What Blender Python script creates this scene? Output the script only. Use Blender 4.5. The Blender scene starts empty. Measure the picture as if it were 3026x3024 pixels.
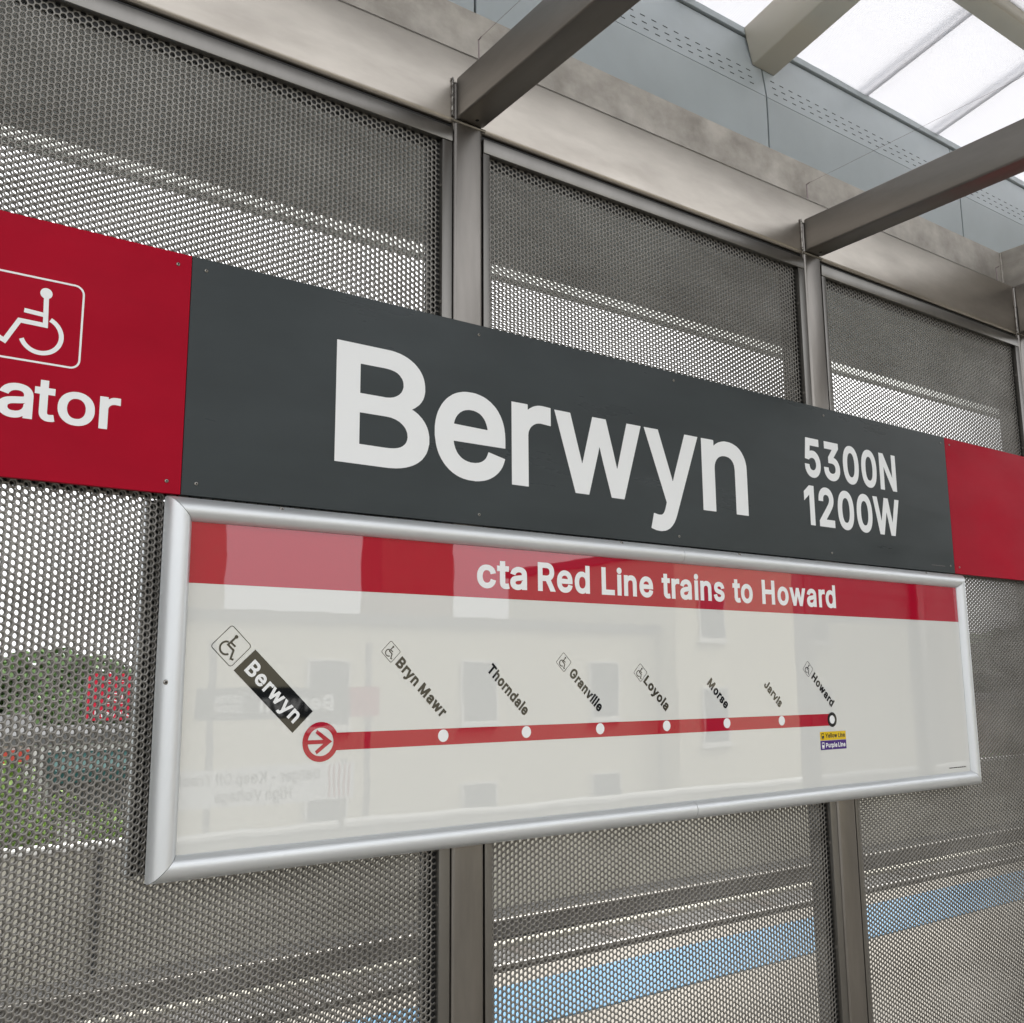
import bpy, bmesh, math, random, json
import numpy as np
from mathutils import Vector, Matrix

sc = bpy.context.scene
COL = sc.collection
R = math.radians
# ------------------------------------------------------------------ camera
cam_d = bpy.data.cameras.new('camera')
cam = bpy.data.objects.new('camera', cam_d); COL.objects.link(cam)
cam_d.sensor_width = 36.0; cam_d.sensor_fit = 'HORIZONTAL'
cam_d.lens = 2919.75 / 3026 * 36.0
cam_d.clip_start = 0.05; cam_d.clip_end = 1500
_right = Vector((0.81340351, -0.58165663, -0.00709181))
_down = Vector((0.09260721, 0.14152108, -0.98559408))
_fwd = Vector((0.57428097, 0.80102893, 0.16897934))
m = Matrix.Identity(4)
for i in range(3):
    m[i][0] = _right[i]; m[i][1] = -_down[i]; m[i][2] = -_fwd[i]
m[0][3], m[1][3], m[2][3] = -0.5351, -1.7729, -0.3358
cam.matrix_world = m
sc.camera = cam
# ------------------------------------------------------------------ sky, sun, exposure
CLOUD = 6.5
SUN_EL, SUN_AZ = 52.0, 50.0        # azimuth measured clockwise from +y
w = bpy.data.worlds.new('World'); sc.world = w; w.use_nodes = True
nt = w.node_tree
bg = nt.nodes['Background']
sky = nt.nodes.new('ShaderNodeTexSky'); sky.sky_type = 'NISHITA'; sky.sun_disc = False
sky.sun_elevation = R(SUN_EL); sky.sun_rotation = R(SUN_AZ)
sky.air_density = 1.0; sky.dust_density = 6.0; sky.ozone_density = 1.0
hs = nt.nodes.new('ShaderNodeHueSaturation'); hs.inputs['Saturation'].default_value = 0.22
cl = nt.nodes.new('ShaderNodeMix'); cl.data_type = 'RGBA'; cl.inputs[0].default_value = 0.65      # overcast: an even cloud sheet over the clear sky
cl.inputs[7].default_value = (CLOUD, CLOUD * 1.01, CLOUD * 1.03, 1)
nt.links.new(sky.outputs[0], hs.inputs['Color']); nt.links.new(hs.outputs[0], cl.inputs[6]); nt.links.new(cl.outputs[2], bg.inputs[0])
bg.inputs[1].default_value = 0.15
sd = bpy.data.lights.new('sun', 'SUN'); sd.energy = 0.8; sd.angle = R(20); sd.color = (1.0, 0.96, 0.90)
sun = bpy.data.objects.new('sun', sd); COL.objects.link(sun)
az = R(SUN_AZ)
sdir = Vector((math.sin(az) * math.cos(R(SUN_EL)), math.cos(az) * math.cos(R(SUN_EL)), math.sin(R(SUN_EL))))
sun.rotation_euler = sdir.to_track_quat('Z', 'Y').to_euler()
sc.view_settings.view_transform = 'Standard'; sc.view_settings.look = 'None'
sc.view_settings.gamma = 1.0; sc.view_settings.exposure = 1.2
sc.cycles.max_bounces = 10; sc.cycles.diffuse_bounces = 5; sc.cycles.glossy_bounces = 5
sc.cycles.transmission_bounces = 4; sc.cycles.caustics_reflective = False; sc.cycles.caustics_refractive = False

# ------------------------------------------------------------------ helpers
def tag(o, label=None, cat=None, group=None, kind=None):
    if label: o['label'] = label
    if cat: o['category'] = cat
    if group: o['group'] = group
    if kind: o['kind'] = kind
    return o
def empty(name, loc, label, cat, group=None):
    o = bpy.data.objects.new(name, None); COL.objects.link(o); o.location = loc
    o.empty_display_size = 0.1
    return tag(o, label, cat, group)
def link(name, me, mat, parent=None, loc=None):
    o = bpy.data.objects.new(name, me); COL.objects.link(o)
    if mat is not None and len(me.materials) == 0: me.materials.append(mat)
    if parent is not None:
        o.parent = parent
        if loc is None:   # mesh given in world coordinates: cancel the parents' offset
            p = parent; off = Vector((0, 0, 0))
            while p is not None: off += Vector(p.location); p = p.parent
            o.location = -off
        else: o.location = loc
    elif loc is not None: o.location = loc
    return o
class MB:
    def __init__(s): s.bm = bmesh.new()
    def box(s, x0, x1, y0, y1, z0, z1, bev=0.0, seg=2):
        b = bmesh.new()
        bmesh.ops.create_cube(b, size=1)
        for v in b.verts:
            v.co = Vector(((x0 + x1) / 2 + v.co.x * (x1 - x0), (y0 + y1) / 2 + v.co.y * (y1 - y0), (z0 + z1) / 2 + v.co.z * (z1 - z0)))
        if bev > 0: bmesh.ops.bevel(b, geom=b.edges[:], offset=bev, segments=seg, profile=0.5, affect='EDGES')
        s._join(b); return s
    def _join(s, b):
        vm = {v: s.bm.verts.new(v.co) for v in b.verts}
        for f in b.faces: s.bm.faces.new([vm[v] for v in f.verts])
        b.free()
    def poly(s, pts):
        return s.bm.faces.new([s.bm.verts.new(p) for p in pts])
    def prism(s, pts, off):
        """closed outline pts (3D) extruded by vector off"""
        off = Vector(off); a = [s.bm.verts.new(p) for p in pts]; c = [s.bm.verts.new(Vector(p) + off) for p in pts]
        s.bm.faces.new(a[::-1]); s.bm.faces.new(c); n = len(a)
        for i in range(n): s.bm.faces.new((a[i], a[(i + 1) % n], c[(i + 1) % n], c[i]))
        return s
    def tube(s, p, q, r, n=10, r2=None):
        p, q = Vector(p), Vector(q); r2 = r if r2 is None else r2
        d = (q - p).normalized(); u = d.orthogonal().normalized(); v = d.cross(u)
        A = [s.bm.verts.new(p + r * (math.cos(t) * u + math.sin(t) * v)) for t in [2 * math.pi * i / n for i in range(n)]]
        B = [s.bm.verts.new(q + r2 * (math.cos(t) * u + math.sin(t) * v)) for t in [2 * math.pi * i / n for i in range(n)]]
        for i in range(n): s.bm.faces.new((A[i], A[(i + 1) % n], B[(i + 1) % n], B[i]))
        s.bm.faces.new(A[::-1]); s.bm.faces.new(B); return s
    def out(s, name, mat, parent=None, smooth=False):
        bmesh.ops.recalc_face_normals(s.bm, faces=s.bm.faces[:])
        me = bpy.data.meshes.new(name); s.bm.to_mesh(me); s.bm.free()
        if smooth:
            me.polygons.foreach_set('use_smooth', [True] * len(me.polygons))
            me.set_sharp_from_angle(angle=R(35))
        return link(name, me, mat, parent)

def M(name, col, rough=0.5, metal=0.0, var=0.0, vs=(3, 3, 3), var2=None, bump=0.0, bs=(50, 50, 50), rvar=0.0, rs=None, spec=0.5, coat=0.0, aniso=0.0):
    mt = bpy.data.materials.new(name); mt.use_nodes = True; t = mt.node_tree; b = t.nodes['Principled BSDF']
    b.inputs['Base Color'].default_value = (*col, 1); b.inputs['Roughness'].default_value = rough
    b.inputs['Metallic'].default_value = metal; b.inputs['Specular IOR Level'].default_value = spec
    b.inputs['Coat Weight'].default_value = coat; b.inputs['Coat Roughness'].default_value = 0.01
    b.inputs['Anisotropic'].default_value = aniso
    tc = t.nodes.new('ShaderNodeTexCoord')
    def noise(sc3, det=5):
        mp = t.nodes.new('ShaderNodeMapping'); mp.inputs['Scale'].default_value = sc3
        t.links.new(tc.outputs['Object'], mp.inputs[0]); n = t.nodes.new('ShaderNodeTexNoise')
        n.inputs['Scale'].default_value = 1.0; n.inputs['Detail'].default_value = det; n.inputs['Roughness'].default_value = 0.62
        t.links.new(mp.outputs[0], n.inputs['Vector']); return n
    if var > 0:
        n = noise(vs); cr = t.nodes.new('ShaderNodeValToRGB')
        c2 = var2 if var2 else tuple(max(0, c * (1 - var)) for c in col)
        c1 = tuple(min(1, c * (1 + var * 0.6)) for c in col)
        cr.color_ramp.elements[0].position = 0.3; cr.color_ramp.elements[1].position = 0.72
        cr.color_ramp.elements[0].color = (*c2, 1); cr.color_ramp.elements[1].color = (*c1, 1)
        t.links.new(n.outputs['Fac'], cr.inputs[0]); t.links.new(cr.outputs[0], b.inputs['Base Color'])
    if rvar > 0:
        n = noise(rs or vs); mr = t.nodes.new('ShaderNodeMapRange')
        mr.inputs['To Min'].default_value = max(0.02, rough - rvar); mr.inputs['To Max'].default_value = rough + rvar
        mr.inputs['From Min'].default_value = 0.3; mr.inputs['From Max'].default_value = 0.7
        t.links.new(n.outputs['Fac'], mr.inputs[0]); t.links.new(mr.outputs[0], b.inputs['Roughness'])
    if bump > 0:
        n = noise(bs); bp_ = t.nodes.new('ShaderNodeBump'); bp_.inputs['Strength'].default_value = 1.0
        bp_.inputs['Distance'].default_value = bump
        t.links.new(n.outputs['Fac'], bp_.inputs['Height']); t.links.new(bp_.outputs[0], b.inputs['Normal'])
    return mt

MAT = {}
# stainless with brushing along x (beams), z (posts) and cloudy heat / cleaning marks
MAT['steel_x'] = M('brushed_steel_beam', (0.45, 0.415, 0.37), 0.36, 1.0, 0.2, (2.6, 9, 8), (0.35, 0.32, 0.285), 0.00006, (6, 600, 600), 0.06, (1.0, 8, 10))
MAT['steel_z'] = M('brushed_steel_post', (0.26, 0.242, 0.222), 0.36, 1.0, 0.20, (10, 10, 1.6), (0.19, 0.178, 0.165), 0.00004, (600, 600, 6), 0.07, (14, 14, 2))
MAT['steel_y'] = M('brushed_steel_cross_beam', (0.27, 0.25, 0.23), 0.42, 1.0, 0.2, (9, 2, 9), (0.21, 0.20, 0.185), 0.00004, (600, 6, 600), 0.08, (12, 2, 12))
MAT['mill'] = M('weathered_plate', (0.44, 0.41, 0.37), 0.6, 0.35, 0.25, (9, 9, 12), (0.29, 0.265, 0.235), 0.0003, (160, 160, 60), 0.1, (20, 20, 4))
MAT['perf'] = M('perforated_steel', (0.25, 0.24, 0.222), 0.42, 0.75, 0.3, (2.5, 2.5, 7), (0.17, 0.16, 0.145), 0, (1, 1, 1), 0.10, (6, 6, 16))
MAT['angle'] = M('angle_steel', (0.24, 0.23, 0.215), 0.38, 1.0, 0.15, (8, 8, 2), None, 0.00003, (500, 500, 8))
MAT['rubber'] = M('black_rubber', (0.008, 0.008, 0.008), 0.6)
MAT['dark_metal'] = M('dark_backing', (0.02, 0.021, 0.021), 0.6)
MAT['red'] = M('red_sign_face', (0.37, 0.004, 0.020), 0.45, 0, 0.12, (3, 3, 5), None, 0.0005, (1.6, 1, 2), 0.12, (3, 4, 8), 0.06)
MAT['dark'] = M('charcoal_sign_face', (0.031, 0.039, 0.041), 0.34, 0, 0.16, (2.5, 3, 7), None, 0.0005, (1.6, 1, 2), 0.11, (1.8, 3, 10), 0.26)
MAT['bright_red'] = M('bright_red_vinyl', (0.62, 0.01, 0.045), 0.4)
MAT['white'] = M('white_lettering', (0.80, 0.81, 0.81), 0.35)
MAT['poster'] = M('glossy_poster_white', (0.665, 0.67, 0.645), 0.012, 0, 0, (1, 1, 1), None, 0.0006, (0.9, 1, 1.1), 0, None, 0.9, 0.4)
MAT['poster_red'] = M('glossy_poster_red', (0.41, 0.004, 0.025), 0.012, 0, 0, (1, 1, 1), None, 0.0006, (0.9, 1, 1.1), 0, None, 0.9, 0.4)
MAT['poster_black'] = M('glossy_poster_black', (0.004, 0.004, 0.005), 0.03, 0, 0, (1, 1, 1), None, 0.0006, (0.9, 1, 1.1), 0, None, 0.9, 0.4)
MAT['poster_yellow'] = M('poster_yellow', (0.70, 0.47, 0.012), 0.06)
MAT['poster_purple'] = M('poster_purple', (0.065, 0.025, 0.19), 0.06)
MAT['alu'] = M('anodised_aluminium', (0.68, 0.70, 0.715), 0.46, 0.7, 0.05, (3, 30, 30), None, 0.00002, (8, 700, 700), 0.03, (4, 60, 60))
MAT['alu_z'] = M('anodised_aluminium_upright', (0.68, 0.70, 0.715), 0.46, 0.7, 0.05, (30, 30, 3), None, 0.00002, (700, 700, 8), 0.03, (60, 60, 4))
MAT['screw'] = M('screw_steel', (0.30, 0.285, 0.26), 0.35, 1.0)
MAT['fascia'] = M('painted_fascia_grey', (0.45, 0.50, 0.53), 0.38, 0.0, 0.08, (2, 2, 2), None, 0, (1, 1, 1), 0.06, (3, 3, 3), 0.5)
MAT['cream'] = M('painted_cream_steel', (0.47, 0.44, 0.375), 0.36, 0, 0.04, (3, 3, 3))
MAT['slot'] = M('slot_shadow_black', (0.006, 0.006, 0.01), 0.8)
MAT['soffit'] = M('soffit_grey', (0.30, 0.31, 0.30), 0.6, 0, 0.06, (1, 4, 1))
MAT['concrete'] = M('platform_concrete', (0.44, 0.41, 0.355), 0.85, 0, 0.14, (1.3, 1.3, 1.3), None, 0.0008, (90, 90, 90))
MAT['conc_wall'] = M('wall_concrete', (0.54, 0.515, 0.43), 0.85, 0, 0.2, (0.8, 2, 2), None, 0.002, (20, 20, 20))
MAT['blue'] = M('blue_tactile_tiles', (0.10, 0.30, 0.50), 0.6, 0, 0.2, (9, 9, 9))
MAT['ballast'] = M('ballast_stone', (0.20, 0.195, 0.185), 0.95, 0, 0.6, (22, 22, 22), None, 0.03, (20, 20, 20))
MAT['rail'] = M('rail_steel', (0.40, 0.385, 0.36), 0.35, 1.0)
MAT['rail_side'] = M('rusty_rail', (0.13, 0.12, 0.11), 0.8)
MAT['tie'] = M('timber_tie', (0.135, 0.12, 0.105), 0.9, 0, 0.4, (3, 20, 3))
MAT['asphalt'] = M('asphalt', (0.055, 0.055, 0.056), 0.9, 0, 0.2, (0.4, 0.4, 0.4))
MAT['ground'] = M('city_ground', (0.12, 0.12, 0.09), 0.95, 0, 0.5, (0.12, 0.12, 0.12), (0.05, 0.075, 0.03))
MAT['leaf1'] = M('leaf_green', (0.15, 0.25, 0.08), 0.65, 0, 0.45, (0.5, 0.5, 0.5), (0.08, 0.14, 0.05))
MAT['leaf2'] = M('bright_leaf_green', (0.20, 0.32, 0.06), 0.6, 0, 0.4, (1.5, 1.5, 1.5))
MAT['bark'] = M('bark', (0.075, 0.06, 0.045), 0.9)
MAT['brick'] = M('brown_brick', (0.24, 0.155, 0.10), 0.85, 0, 0.2, (2, 2, 2))
MAT['brick2'] = M('tan_brick', (0.36, 0.30, 0.22), 0.85, 0, 0.15, (2, 2, 2))
MAT['beige'] = M('cream_stucco', (0.62, 0.57, 0.42), 0.9, 0, 0.08, (0.3, 0.3, 0.3))
MAT['grey_wall'] = M('grey_siding', (0.45, 0.47, 0.49), 0.8, 0, 0.08, (0.5, 0.5, 4))
MAT['white_wall'] = M('white_render', (0.72, 0.71, 0.67), 0.8)
MAT['glass'] = M('window_glass', (0.05, 0.06, 0.07), 0.06)
MAT['roof'] = M('roof_felt', (0.12, 0.12, 0.12), 0.9)
MAT['teal'] = M('teal_awning', (0.006, 0.06, 0.055), 0.7)
MAT['car_white'] = M('white_car_paint', (0.75, 0.75, 0.74), 0.25, 0, 0, coat=0.6)
MAT['car_red'] = M('red_car_paint', (0.5, 0.06, 0.04), 0.25, 0, 0, coat=0.6)
MAT['car_blue'] = M('blue_car_paint', (0.05, 0.12, 0.35), 0.25, 0, 0, coat=0.6)
MAT['tyre'] = M('tyre_rubber', (0.015, 0.015, 0.015), 0.8)
MAT['wire'] = M('thin_wire', (0.30, 0.25, 0.25), 0.5, 0.6)
# translucent fluted roof sheet
mt = bpy.data.materials.new('fluted_polycarbonate'); mt.use_nodes = True; t = mt.node_tree
b = t.nodes['Principled BSDF']; outn = t.nodes['Material Output']
b.inputs['Base Color'].default_value = (0.72, 0.72, 0.735, 1); b.inputs['Roughness'].default_value = 0.35
tr = t.nodes.new('ShaderNodeBsdfTranslucent'); tr.inputs['Color'].default_value = (0.72, 0.72, 0.735, 1)
mx = t.nodes.new('ShaderNodeMixShader'); mx.inputs[0].default_value = 0.78
wv = t.nodes.new('ShaderNodeTexWave'); wv.bands_direction = 'X'; wv.inputs['Scale'].default_value = 25.0
tc = t.nodes.new('ShaderNodeTexCoord'); t.links.new(tc.outputs['Object'], wv.inputs['Vector'])
bn = t.nodes.new('ShaderNodeBump'); bn.inputs['Distance'].default_value = 0.0006
t.links.new(wv.outputs['Fac'], bn.inputs['Height']); t.links.new(bn.outputs[0], b.inputs['Normal']); t.links.new(bn.outputs[0], tr.inputs['Normal'])
t.links.new(b.outputs[0], mx.inputs[1]); t.links.new(tr.outputs[0], mx.inputs[2]); t.links.new(mx.outputs[0], outn.inputs[0])
MAT['poly'] = mt
m2 = mt.copy(); m2.name = 'clear_polycarbonate'; m2.node_tree.nodes['Translucent BSDF'].inputs['Color'].default_value = (0.92, 0.93, 0.90, 1); MAT['poly_clear'] = m2

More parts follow.
